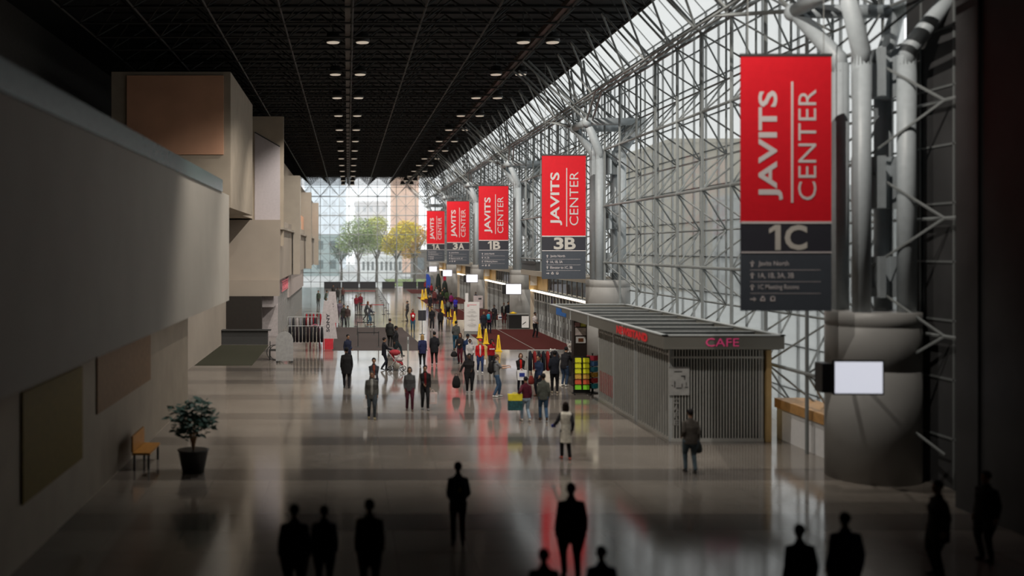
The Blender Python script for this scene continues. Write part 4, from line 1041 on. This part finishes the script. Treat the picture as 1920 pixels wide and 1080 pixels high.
        for i, s in enumerate((-1, 1)):
            sh = shd[i]; t_ = .28 if sleeve < 1 else 1
            mb.loft([sh - Vector((s * .06 * k, 0, -.005 * k)), sh + Vector((0, 0, .0)), sh * .5 + el[i] * .5, el[i] if sleeve >= 1 else sh * .25 + el[i] * .75], [.050 * k, .060 * k, .059 * k, .056 * k if sleeve >= 1 else .062 * k], 12)
            if sleeve >= 1: mb.loft([el[i], el[i] * .6 + wr[i] * .4, el[i] * .06 + wr[i] * .94], [.056 * k, .052 * k, .040 * k], 12)
        if hood: mb.ell(T(0, -.085, 1.47), (.10 * k, .065 * k, .07 * k))
        child('jacket' if sleeve >= 1 else 'shirt', mb, cloth(top))
    if inner is not None:
        mb = MB(); mb.loft([T(0, .045 * w, max(hem, .9)), T(0, .052 * w, 1.1), T(0, .062 * w, 1.26), T(0, .040, 1.42), T(0, .03, 1.48)], [(.065 * k, .083 * k * w), (.075 * k, .08 * k * w), (.08 * k, .08 * k * w), (.06 * k, .078 * k), (.04 * k, .035 * k)], 12, up=(0, 1, 0))
        child('shirt_front', mb, cloth(inner), sm=0)
    if skirt is not None:                                 # (colour, top z, bottom z, flare)
        c, z0, z1, fl = skirt; mb = MB()
        mb.loft([T(0, 0, z1), T(0, 0, (z0 + z1) / 2), T(0, 0, z0)], [(.17 * w * k * fl, .135 * w * k * fl), (.172 * w * k, .13 * w * k), (.145 * w * k, .108 * w * k)], 20, up=(0, 1, 0), dome=False)
        if z0 > 1.2: mb.loft([T(0, .005, 1.1), T(0, .01, 1.27), T(0, 0, 1.40), T(0, 0, 1.47)], [(.165 * k * w, .125 * k * w), (.215 * w * k, .145 * w * k), (.20 * k, .125 * k), (.12 * k, .09 * k)], 20, up=(0, 1, 0), dome=False)
        child('dress', mb, cloth(c))
    # --- hair and headgear
    def hb(parts, nm, m_):
        mb = MB()
        for c, r in parts: mb.ell(Hd(*c), tuple(q * k * 1.07 for q in r), 16, 12)
        return mb
    if style != 'bald':
        mb = hb([((0, -.022, .040), (.084, .094, .090))], 'hair', None)
        if style in ('bob', 'long'):
            z2 = -.10 if style == 'bob' else -.26
            mb.loft([Hd(0, -.04, .06), Hd(0, -.055, -.03), Hd(0, -.062, z2)], [(.08 * k, .06 * k), (.088 * k, .055 * k), (.075 * k, .035 * k)], 14, up=(0, 1, 0))
            for s in (-1, 1): mb.loft([Hd(s * .06, .015, .06), Hd(s * .080, .0, -.02), Hd(s * .078, -.01, z2 * .8)], [.026 * k, .026 * k, .02 * k], 8)
        if style == 'bun': mb.ell(Hd(0, -.10, .07), (.04 * k, .04 * k, .04 * k))
        if style == 'curly': mb.ell(Hd(0, -.02, .05), (.105 * k, .105 * k, .10 * k)); mb.ell(Hd(0, -.05, -.02), (.105 * k, .07 * k, .08 * k))
        child('hair', mb, cloth(hair), v if v < .02 else .02)
    if style == 'hood_up':
        pass
    if cap is not None:
        mb = hb([((0, -.015, .062), (.09, .10, .078))] if style != 'hoodie' else [((0, -.045, .045), (.10, .085, .10))], 'cap', None)
        if style != 'hoodie': mb.loft([Hd(0, .06, .06), Hd(0, .15, .05)], [(.065 * k, .012 * k), (.055 * k, .008 * k)], 12, up=(0, 0, 1))
        else: mb.loft([Hd(0, -.05, .1), Hd(0, -.055, 0), Hd(0, -.05, -.10), Hd(0, -.03, -.16)], [(.08 * k, .085 * k), (.098 * k, .085 * k), (.10 * k, .085 * k), (.09 * k, .08 * k)], 14, up=(0, 1, 0))
        child('cap' if style != 'hoodie' else 'hood', mb, cloth(cap), v if v < .02 else .02)
    mw = Matrix.Translation(root.location) @ Matrix.Rotation(R(-face), 4, 'Z')
    info = {'root': root, 'k': k, 'mw': mw, 'L': mw @ (wr[0] + hd[0] * .09 * k), 'R': mw @ (wr[1] + hd[1] * .09 * k), 'back': mw @ T(0, -.155 * w, 1.25), 'rz': R(-face), 'front': mw @ T(0, .16 * w, 1.25)}
    return info
M_eye = mat('eye_dark', (.02, .015, .012), .2); M_lip = mat('lip', (.25, .08, .07), .5)

def shopping_bag(lab, p, w, h, d, m, rz=0, m2=None, split=None, drop=.1, name='shopping_bag', hm=None):
    """bag hanging from the grip point p"""
    t = thing(name, lab, 'bag', (p.x, p.y, p.z - drop - h), rz)
    if split is None: split = 1
    mb = MB()
    a = .86
    v = [(-w / 2 * a, -d / 2, 0), (w / 2 * a, -d / 2, 0), (w / 2 * a, d / 2, 0), (-w / 2 * a, d / 2, 0), (-w / 2, -d * .45, h), (w / 2, -d * .45, h), (w / 2, d * .45, h), (-w / 2, d * .45, h)]
    mb.add(v, [(3, 2, 1, 0), (0, 1, 5, 4), (1, 2, 6, 5), (2, 3, 7, 6), (3, 0, 4, 7), (4, 5, 6, 7)])
    mb.build('body', m, t)
    if m2 is not None:
        mb = MB(); z0, z1, e = split
        mb.box(-w / 2 * e, w / 2 * e, -d / 2 - .008, d / 2 + .008, h * z0, h * z1); mb.build('print', m2, t)
    for s in (-1, 1):
        mb = MB(); mb.loft([(-w * .22, s * d * .3, h - .02), (-w * .13, s * .012, h + drop * .7), (0, s * .01, h + drop), (w * .13, s * .012, h + drop * .7), (w * .22, s * d * .3, h - .02)], [.008] * 5, 6, dome=False)
        mb.build('handle', hm or m, t, True)
    return t
def soft_bag(lab, p, r, m, rz=0, drop=.12, name='handbag'):
    t = thing(name, lab, 'bag', (p.x, p.y, p.z - drop - r[2] * 2), rz)
    mb = MB(); mb.loft([(0, 0, 0.02), (0, 0, r[2] * .7), (0, 0, r[2] * 1.5), (0, 0, r[2] * 2)], [(r[0] * .9, r[1] * .9), r[:2], (r[0] * .8, r[1] * .8), (r[0] * .5, r[1] * .4)], 16, up=(0, 1, 0))
    mb.build('body', m, t, True)
    mb = MB(); mb.loft([(-r[0] * .45, 0, r[2] * 1.9), (-r[0] * .3, 0, r[2] * 2 + drop * .8), (0, 0, r[2] * 2 + drop), (r[0] * .3, 0, r[2] * 2 + drop * .8), (r[0] * .45, 0, r[2] * 1.9)], [.01] * 5, 6, dome=False)
    mb.build('strap', m, t, True)
def backpack(lab, info, m, wear=1.0, m2=None, mark=None):
    k = info['k'] * wear; b = info['back']; t = thing('backpack', lab, 'backpack', (b.x, b.y, b.z - .24 * k), info['rz'])
    mb = MB(); mb.loft([(0, -.07 * k, .0), (0, -.09 * k, .12 * k), (0, -.085 * k, .34 * k), (0, -.06 * k, .44 * k)], [(.13 * k, .075 * k), (.155 * k, .10 * k), (.15 * k, .085 * k), (.10 * k, .05 * k)], 18, up=(0, 1, 0))
    mb.build('body', m, t, True)
    mb = MB(); mb.loft([(0, -.17 * k, .04 * k), (0, -.18 * k, .2 * k)], [(.10 * k, .03 * k), (.10 * k, .03 * k)], 14, up=(0, 1, 0)); mb.build('pocket', m2 or m, t, True)
    for s in (-1, 1):
        mb = MB(); mb.loft([(s * .08 * k, -.01, .40 * k), (s * .10 * k, .10 * k, .435 * k), (s * .10 * k, .255 * k, .36 * k), (s * .11 * k, .27 * k, .2 * k), (s * .135 * k, .15 * k, .08 * k), (s * .12 * k, -.01, .06 * k)], [(.022 * k, .008 * k)] * 6, 8, dome=False)
        mb.build('strap', m, t, True)
    if mark:
        mb = MB(); lettering(mb, mark, (-.05 * k, -.192 * k, .15 * k), XF, ZF, .10 * k, .14 * k, .02, .01); mb.build('mark', M_yellow, t)

BLK = (.012, .012, .013); NAVY = (.018, .024, .055); JEAN = (.045, .085, .15); LJEAN = (.24, .32, .40); GRY = (.10, .10, .10)
P = person
# nearest in-focus people
a = P('woman in sleeveless white dress over black top, walking away near the kiosk corner', 1061, 861, 0, 1.68, 'd', style='long', top=(.02, .022, .025), bot=(.015, .014, .015), shoe=(.35, .08, .06), stride=.22, hem=.92, L=(.16, .20, -.36), Rr='back', skirt=((.78, .74, .64), 1.3, .52, 1.08), w=.95)
shopping_bag('small blue item in the left hand of the woman in the white dress', a['L'] + Vector((0, 0, .05)), .14, .08, .05, cloth((.03, .05, .3)), drop=.02, name='blue_pouch')
a = P('man in grey t-shirt and jeans pointing to the right with his arm', 931, 744, 85, 1.78, 'l', (.10, .06, .04), 'short', (.16, .165, .17), JEAN, (.6, .6, .58), L=(-.02, .50, -.12), Rr=(-.04, .46, -.16), stride=.25, hem=.9, sleeve=.5, w=1.05)
backpack('black backpack on the man in the grey t-shirt', a, cloth(BLK), 1.05)
a = P('woman in black jacket and red top holding a white and blue bag in front', 976, 734, 180, 1.66, 'l', (.07, .03, .018), 'bob', (.014, .013, .015), (.02, .02, .03), L='belly', Rr='belly', inner=(.45, .015, .012), w=1.05)
p = a['front']; shopping_bag('white shopping bag with a blue printed square, held by the woman in the red top', Vector((p.x, p.y - .16, 1.02)), .42, .42, .12, M_white, 0, mat('print_blue', (.02, .04, .25), .6), (.35, .75, .55), drop=.06)
a = P('person in navy jacket facing left with a maroon bag, right of the red-top woman', 1010, 743, 225, 1.74, 'm', BLK, 'short', (.018, .028, .06), (.015, .016, .02), (.05, .02, .01), L='fwd', Rr='chest', w=1.08, head_turn=-20)
soft_bag('maroon bag with yellow trim hanging at the side of the person in navy', a['R'] + Vector((-.12, -.05, -.12)), (.14, .08, .17), cloth((.16, .025, .02)), .3)
a = P('man in black sweater and black trousers standing with his back turned at the newsstand', 1040, 737, 10, 1.82, 'd', BLK, 'short', (.013, .015, .02), (.011, .011, .013), (.3, .26, .2), L='pocket', Rr='chest', w=1.08, stride=.1)
a = P('shopper in dark clothes and jeans leaning over the newsstand racks', 1058, 724, 45, 1.76, 'm', BLK, 'short', (.012, .013, .018), (.03, .05, .09), (.5, .5, .48), L='low', Rr='push', w=1.15, lean=12)
a = P('person in maroon sweater and light jeans carrying a large yellow and teal bag', 986, 790, 350, 1.62, 'm', BLK, 'short', (.075, .012, .022), LJEAN, (.5, .46, .42), L=(.20, .0, -.36), Rr='down', stride=.35, hem=.92)
t = shopping_bag('large stiff bag, yellow above and teal below, carried by the person in maroon', Vector((a['L'].x - .05, a['L'].y - .12, a['L'].z + .17)), .52, .58, .14, mat('bag_yellow', (.72, .60, .03), .5), 0, mat('bag_teal', (.02, .075, .085), .5, var=.5, scale=12), (.0, .60, .98), drop=.05)
a = P('man in grey-green jacket and blue jeans walking away beside the person in maroon', 1019, 789, 5, 1.72, 'd', BLK, 'short', (.065, .07, .06), JEAN, (.06, .03, .018), L='down', Rr='down', stride=.38, hem=.80, w=1.05)
a = P('woman all in black holding a large black bag out to the left, facing the viewer', 880, 736, 180, 1.68, 'd', BLK, 'bun', (.014, .013, .012), (.011, .011, .012), (.18, .18, .18), L='belly', Rr=(.20, .02, -.48), w=1.35, hem=.70)
soft_bag('large soft black bag hanging from the hand of the woman all in black', a['R'] + Vector((-.12, 0, .03)), (.19, .12, .24), cloth(BLK), .2)
a = P('young person in white hooded sweatshirt with hood up, behind the woman in black', 881, 697, 180, 1.66, 'd', BLK, 'hoodie', (.42, .40, .40), (.03, .03, .04), L='pocket', Rr='fwd', cap=(.55, .53, .53), w=1.02, stride=.1, hem=.88)
a = P('woman in open red jacket, white shirt and red cap walking towards the viewer', 900, 699, 180, 1.68, 'l', (.35, .25, .15), 'short', (.42, .012, .015), (.02, .035, .10), (.45, .45, .45), L='down', Rr='down', inner=(.5, .46, .44), cap=(.45, .03, .03), stride=.28, hem=.84, w=1.1)
shopping_bag('small white bag in the hand of the woman in the open red jacket', a['L'], .2, .24, .08, M_white, drop=.08)
a = P('woman in red sweater with white chest lettering, hand raised to her face', 922, 699, 180, 1.68, 'd', BLK, 'long', (.26, .008, .014), (.014, .014, .016), L='face', Rr='down', w=1.02, hem=.9)
mb = MB(); q = a['front']; lettering(mb, 'M&M', (-.15, 0, 0), XF, ZF, .3, .1, .04) if 0 else [mb.ell((xx, 0, 0), (.042, .006, .034), 10, 6) for xx in (-.09, 0, .09)]
o = mb.build('chest_print', M_white, a['root'], True); o.rotation_euler = (0, 0, math.pi); o.location = (0, .125, 1.20)
a = P('man in navy cap and navy jacket partly behind the white hooded sweatshirt', 877, 690, 180, 1.76, 'd', BLK, 'short', (.02, .035, .085), (.02, .02, .03), L='fwd', Rr='back', cap=(.012, .014, .02), stride=.2, w=1.08)
a = P('woman in dark top and maroon trousers with a black handbag, left of the navy cap', 863, 682, 200, 1.66, 'm', (.05, .016, .012), 'long', (.022, .018, .02), (.07, .012, .02), L='chest', Rr='carry', stride=.2, hem=.86)
soft_bag('black handbag on the arm of the woman in maroon trousers', a['R'] + Vector((-.05, 0, .02)), (.19, .09, .13), cloth(BLK), 0)
a = P('man in dark grey jacket and blue jeans walking away beside the notice board', 855, 656, 0, 1.78, 'm', BLK, 'short', (.06, .062, .06), (.02, .07, .12), L='pocket', Rr='down', stride=.2, hem=.88, w=1.1)
# pair walking away
P('woman with blond hair in navy coat walking away, left of a pair', 792, 687, 0, 1.68, 'l', (.30, .19, .08), 'long', (.02, .024, .07), (.013, .013, .018), (.3, .3, .3), L='back', Rr='fwd', stride=.22, hem=.72, w=1.18)
P('man in long black coat walking away, right of the blond woman', 814.5, 685, 0, 1.80, 'm', BLK, 'short', (.014, .014, .016), (.012, .012, .014), (.3, .3, .3), L='fwd', Rr='pocket', stride=.28, hem=.68, w=1.18)
# pair walking to the viewer
a = P('woman in grey quilted jacket and maroon trousers walking towards the viewer', 768, 770, 180, 1.68, 'm', (.03, .018, .014), 'bob', (.07, .07, .072), (.075, .018, .03), (.08, .05, .04), L='down', Rr='down', stride=.25, hem=.80, w=1.08)
a = P('man in black jacket with red collar carrying a pink and white bag', 797, 768, 180, 1.72, 'm', BLK, 'short', (.014, .013, .014), (.016, .016, .02), (.15, .15, .15), L='down', Rr='belly', stride=.25, hem=.82, inner=(.12, .01, .012), w=1.05)
shopping_bag('pink and white shopping bag hanging from the hand of the man in black', a['L'] + Vector((.10, 0, .02)), .36, .42, .16, mat('pink_white_bag', (.60, .48, .46), .6, var=.12), 0, mat('bag_white_print', (.66, .6, .6), .6), (.12, .9, .5), drop=.12)
a = P('man in open grey jacket over white shirt, leftmost of those walking to the viewer', 697, 785, 180, 1.74, 'm', (.05, .045, .04), 'short', (.075, .075, .07), (.05, .06, .07), (.22, .18, .10), L='down', Rr='down', inner=(.30, .30, .28), stride=.2, hem=.74, w=1.18)
shopping_bag('white plastic bag in the right hand of the man in the open grey jacket', a['R'], .2, .3, .08, M_white, drop=.05, name='plastic_bag')
a = P('man in dark jacket and orange-red shirt just behind the open grey jacket', 701, 751, 180, 1.74, 'm', BLK, 'short', (.035, .038, .045), (.03, .035, .05), L='belly', Rr='belly', inner=(.2, .05, .03), w=1.08)
mb = MB(); mb.lathe((0, 0, 0), [(.03, 0), (.04, .1)], 12); o = mb.build('paper_cup', M_white); o.location = a['L'] + Vector((.0, -.02, -.04)); tag(o, 'white paper cup held by the man in the orange-red shirt', 'cup')
P('person in long black coat walking away on the bright floor at the left', 650, 727, 0, 1.80, 'd', BLK, 'short', (.016, .016, .017), (.02, .022, .025), L='down', Rr='down', stride=.18, hem=.62, w=1.32)
P('man in navy sweater facing right, just beyond the person in the long black coat', 652, 690, 150, 1.74, 'm', BLK, 'short', (.022, .026, .05), (.02, .022, .03), L='pocket', Rr='down', w=1.0)
a = P('person in black pushing a red and white stroller', 720, 694, 75, 1.68, 'm', BLK, 'short', (.014, .016, .02), (.016, .018, .026), L='push', Rr='push', stride=.3)
P('tall man in long dark coat striding right over the grey mat', 742, 668, 80, 1.84, 'd', BLK, 'short', (.018, .019, .02), (.02, .03, .035), (.1, .1, .1), L='fwd', Rr='back', stride=.75, hem=.55, w=1.2)
P('broad person in dark coat standing just beyond the striding man', 731, 650, 20, 1.78, 'm', (.04, .03, .03), 'short', (.022, .023, .022), (.02, .02, .02), L='down', Rr='down', stride=.1, hem=.7, w=1.3)
a = P('person in grey hooded jacket beside the thin dark pole', 764, 602, 270, 1.74, 'm', (.06, .05, .045), 'short', (.05, .046, .045), (.04, .038, .04), L='pocket', Rr='pocket', hood=True, w=1.08)
a = P('woman in bright red jacket and jeans holding a white object at her chest', 774, 621, 180, 1.66, 'm', (.07, .03, .02), 'long', (.33, .012, .018), (.03, .075, .12), L='chest', Rr='chest', w=1.08, stride=.1)
mb = MB(); mb.ell((0, 0, 0), (.09, .05, .10), 12, 8); o = mb.build('white_bundle', M_white, smooth=True); o.location = a['front'] + Vector((0, -.10, -.02)); tag(o, 'white bundle held by the woman in the bright red jacket', 'bundle')
P('person in black suit walking to the viewer, right of the dark pole sign', 810, 618, 180, 1.72, 'm', BLK, 'short', (.014, .014, .016), (.014, .014, .017), (.4, .4, .4), L='pocket', Rr='down', stride=.25)
P('person in black with reddish hair walking away in the middle of the hall', 826, 621, 0, 1.72, 'm', (.05, .02, .02), 'bob', (.014, .014, .017), (.012, .012, .015), L='fwd', Rr='down', stride=.25)
a = P('person in black and grey with a dark rucksack, between the yellow cones', 840, 597, 0, 1.74, 'm', BLK, 'short', (.02, .02, .022), (.014, .014, .016), (.4, .4, .4), L='down', Rr='down', stride=.15, hood=True, w=1.1)
backpack('grey rucksack on the person between the yellow cones', a, cloth((.09, .095, .09)))
a = P('man in bright blue jacket standing by the maroon carpet', 854, 592, 180, 1.76, 'd', BLK, 'short', (.03, .025, .27), (.02, .018, .025), L='belly', Rr='belly', w=1.12)
P('guard in white shirt and black trousers standing at the doors', 1003, 633, 150, 1.78, 'd', BLK, 'short', (.48, .44, .44), (.011, .010, .013), L='belly', Rr='belly', stride=.15, hem=.98, sleeve=.5, w=1.02)
a = P('person in dark coat beside a pink scarf, left of the turquoise bag', 907, 628, 180, 1.72, 'm', (.05, .03, .02), 'short', (.016, .017, .024), (.014, .014, .018), L='down', Rr='down', w=1.15)
a = P('person in dark clothes with a turquoise backpack near the doors', 917, 625, 20, 1.74, 'm', BLK, 'short', (.10, .012, .03), (.016, .018, .026), L='chest', Rr='chest', w=1.1)
backpack('turquoise backpack on the person near the doors', a, cloth((.02, .20, .30)), .9)
P('person in long black coat standing behind the turquoise backpack', 926.5, 613, 200, 1.76, 'd', BLK, 'short', (.012, .013, .016), (.012, .012, .014), L='down', Rr='chest', hem=.68, w=1.08)
a = P('man in open black coat holding a white and blue bag by the information desk', 945, 608, 190, 1.80, 'd', BLK, 'bald', (.012, .013, .015), (.08, .02, .02), L='chest', Rr='down', inner=(.26, .26, .24), w=1.2, hem=.66)
shopping_bag('white and blue shopping bag held by the man in the open black coat', a['R'] + Vector((-.06, 0, .06)), .42, .36, .12, M_white, .2, mat('bag_navy', (.02, .04, .14), .6), (.3, .6, .8))
P('person in dark jacket standing behind the information desk visitor', 953, 605, 170, 1.76, 'm', BLK, 'short', (.012, .014, .02), (.012, .018, .025), L='down', Rr='down', w=1.15)
P('dark figure standing in the doorway behind the tall notice board', 892, 580, 200, 1.78, 'd', BLK, 'short', (.012, .016, .03), (.012, .013, .018), L='down', Rr='down', w=1.1)
# queue area and left crowd
P('person in grey-green jacket leaning forward on the left, before the tower signs', 610, 575, 60, 1.76, 'm', BLK, 'short', (.06, .075, .06), (.05, .05, .04), L='fwd', Rr='back', stride=.4, lean=14, w=1.1)
P('person in olive coat at the left edge of the far crowd', 597, 575, 200, 1.74, 'm', BLK, 'short', (.05, .065, .05), (.04, .042, .04), L='down', Rr='down', w=1.15)
P('far shopper with pale hair in dark clothes beside the tower signs', 625, 560, 180, 1.7, 'm', (.05, .04, .035), 'short', (.035, .033, .033), (.03, .03, .03), w=1.05)
P('far shopper in dark coat, centre of the crowd left of the queue', 633, 567, 170, 1.74, 'd', BLK, 'short', (.03, .028, .03), (.03, .03, .03), stride=.2, w=1.25)
P('far shopper in reddish jacket right of the crowd left of the queue', 643, 565, 200, 1.7, 'm', BLK, 'bob', (.10, .05, .05), (.04, .04, .045), w=1.05)
P('person in purple-grey coat standing left of the belt barriers', 637, 601, 160, 1.76, 'm', (.05, .03, .03), 'short', (.10, .085, .11), (.06, .05, .06), w=1.35, hem=.66)
P('person in dark olive coat beside the person in purple-grey', 645, 612, 180, 1.76, 'm', BLK, 'short', (.035, .036, .032), (.035, .033, .045), w=1.25, hem=.70)
P('slim person in brown jacket and grey trousers at the mat edge', 652, 613, 190, 1.7, 'm', BLK, 'short', (.06, .04, .038), (.10, .11, .105), stride=.15)
P('child in red jacket left of the belt barriers', 628, 605, 180, 1.45, 'l', BLK, 'short', (.42, .03, .03), (.2, .19, .22), w=1.15)
a = P('woman in dark jacket bending forward inside the belt barriers', 685, 601, 110, 1.68, 'm', (.12, .04, .02), 'long', (.05, .055, .06), (.05, .05, .05), L='low', Rr='low', lean=18, stride=.3)
P('woman in grey-blue jacket and jeans inside the belt barriers', 692, 609, 90, 1.66, 'm', (.08, .04, .03), 'long', (.06, .065, .08), (.05, .10, .15), (.14, .06, .03), L='low', Rr='push', lean=10, stride=.25)
P('woman in dark red jacket at the left of the far belt barriers', 668, 585, 180, 1.68, 'm', BLK, 'bob', (.16, .02, .03), (.05, .045, .05), w=1.1)
P('man in red and black jacket in the far belt barriers', 676, 583, 170, 1.74, 'm', BLK, 'short', (.13, .02, .03), (.045, .045, .045), w=1.2)
# far right crowd near the flags
FARP = [(803, 560, 180, (.02, .02, .03), 'dark coat under the blue flag'), (809, 556, 170, (.25, .02, .03), 'red jacket right of the blue flag'), (806.5, 586, 200, (.015, .015, .018), 'black coat beside the farther yellow cones'),
        (818, 566, 180, (.22, .22, .23), 'pale grey coat in the far crowd at the flags'), (823, 563, 190, (.016, .02, .018), 'very dark coat in the far crowd at the flags'), (829, 570, 170, (.02, .035, .015), 'dark green jacket in the far crowd'),
        (833.5, 566, 200, (.018, .018, .02), 'black jacket below the red feather flag'), (838, 573, 20, (.03, .045, .02), 'olive jacket beside the carpet of the far doors'), (815, 573, 20, (.10, .03, .03), 'dull red jacket in the far crowd'),
        (826, 580, 180, (.013, .014, .015), 'black coat just behind the tall yellow cone'), (846, 580, 340, (.16, .015, .09), 'magenta jacket left of the man in bright blue'), (822, 548, 180, (.015, .017, .017), 'dark coat far behind near the last screens'), (798, 549, 180, (.2, .03, .03), 'red jacket near the far yellow cones')]
for i, (px, py, fc, c, lb) in enumerate(FARP):
    P('distant person in ' + lb, px, py, fc, 1.68 + .03 * (i % 5), 'mdl'[i % 3], style=('short', 'bob')[i % 2], top=c, bot=(.015 + .005 * (i % 3), .016, .022), w=1.05 + .05 * (i % 3), stride=.2 * (i % 2))
# dark stands in the far group
for px, py, hh, lb in ((822, 556, 3.0, 'tall dark draped stand in the far crowd'), (834, 560, 2.3, 'shorter dark draped stand in the far crowd below the red flag')):
    Y = fy(py); mb = MB(); mb.lathe((0, 0, 0), [(.55, 0), (.5, .5), (.36, 1.2), (.3, hh * .8), (.12, hh)], 14)
    o = mb.build('draped_stand', cloth((.018, .024, .022)), smooth=True); o.location = (fx(px, Y), Y, 0); tag(o, lb, 'stand')
# near, dark, blurred people
a = P('boy with dark backpack standing alone at the bottom centre', 859, 1021, 0, 1.72, 'd', BLK, 'short', (.012, .014, .024), (.010, .011, .014), L='pocket', Rr='pocket', w=1.05)
backpack('dark backpack with a small yellow letter, worn by the boy at the bottom centre', a, cloth((.012, .014, .03)), 1.0, mark='A')
P('broad person in black coat walking away at the bottom right of centre', 1071, 1086, 0, 1.80, 'd', BLK, 'short', (.008, .008, .009), (.01, .01, .01), L='down', Rr='down', stride=.2, w=1.45, hem=.7)
P('dark blurred person at the bottom left, leftmost of three', 552, 1140, 0, 1.78, 'd', BLK, 'short', (.006, .009, .018), (.008, .008, .01), w=1.35)
P('dark blurred shorter person in navy, middle of three at the bottom left', 608, 1120, 0, 1.62, 'd', BLK, 'short', (.007, .010, .022), (.008, .008, .01), w=1.25)
P('dark blurred person in black at the bottom left, rightmost of three', 693, 1130, 0, 1.80, 'd', BLK, 'short', (.006, .006, .007), (.008, .008, .01), w=1.2, hem=.66)
P('dark figure at the very bottom edge, left of the broad person', 1020, 1240, 0, 1.68, 'd', BLK, 'short', (.008, .008, .009), (.008, .008, .01), w=1.3)
P('navy figure at the very bottom edge, right of the broad person', 1128, 1230, 0, 1.66, 'd', BLK, 'short', (.010, .016, .05), (.008, .008, .01), w=1.3)
P('dark blurred person at the bottom right, left of the navy coat', 1500, 1190, 0, 1.76, 'd', BLK, 'short', (.007, .007, .008), (.008, .008, .01), w=1.35)
P('blurred person in dark navy coat at the bottom right', 1585, 1165, 0, 1.80, 'd', BLK, 'short', (.008, .011, .026), (.008, .008, .01), w=1.5)
P('dark blurred person under the dark right wall, left of two', 1760, 1080, 270, 1.80, 'm', BLK, 'short', (.012, .012, .012), (.01, .01, .01), w=1.35, hem=.66)
P('dark blurred person under the dark right wall, right of two', 1850, 1050, 250, 1.76, 'm', BLK, 'short', (.014, .012, .01), (.01, .01, .01), w=1.3)
a = P('person in brown-grey jacket and blue jeans with a shoulder bag, before the cafe shutter', 1295, 886, 0, 1.76, 'm', BLK, 'short', (.07, .062, .055), (.07, .10, .12), L='pocket', Rr='down', w=1.2, stride=.2)
soft_bag('dark shoulder bag with pale clasp beside the cafe shutter', a['R'] + Vector((-.02, -.02, .18)), (.14, .08, .15), cloth((.03, .035, .035)), 0)

# stroller
Y = 52.2; t = thing('stroller', 'red and white stroller pushed across the floor', 'stroller', (fx(744, Y), Y, 0), R(-15))
for sx in (-.24, .24):
    for sy in (-.32, .32):
        mb = MB()
        pr = [(.1 * math.cos(R(a_)), 0, .1 * math.sin(R(a_))) for a_ in range(0, 361, 30)]
        mb.loft([(sy + p_[0], sx, .12 + p_[2]) for p_ in pr], [.02] * len(pr), 6, dome=False); mb.bar((sy, sx - .02, .12), (sy, sx + .02, .12), .02, 8); mb.build('wheel', M_black, t, True)
mb = MB()
for sx in (-.22, .22):
    mb.bar((-.32, sx, .12), (.15, sx, .85), .014, 6); mb.bar((.32, sx, .12), (-.1, sx, .62), .014, 6); mb.bar((-.05, sx, .55), (-.5, sx, 1.05), .014, 6)
mb.bar((-.5, -.22, 1.05), (-.5, .22, 1.05), .018, 6); mb.build('frame', M_light, t)
mb = MB(); mb.loft([(-.25, 0, .85), (-.12, 0, .5), (.25, 0, .42), (.3, 0, .3)], [(.2, .04), (.2, .05), (.2, .05), (.18, .03)], 12, up=(0, 0, 1)); mb.build('seat', cloth((.3, .03, .04)), t, True)
mb = MB(); mb.ell((-.1, 0, .92), (.3, .24, .16)); mb.build('canopy', cloth((.32, .04, .05)), t, True)
mb = MB(); mb.ell((.1, 0, .58), (.24, .17, .12)); mb.build('blanket', cloth((.42, .38, .38)), t, True)
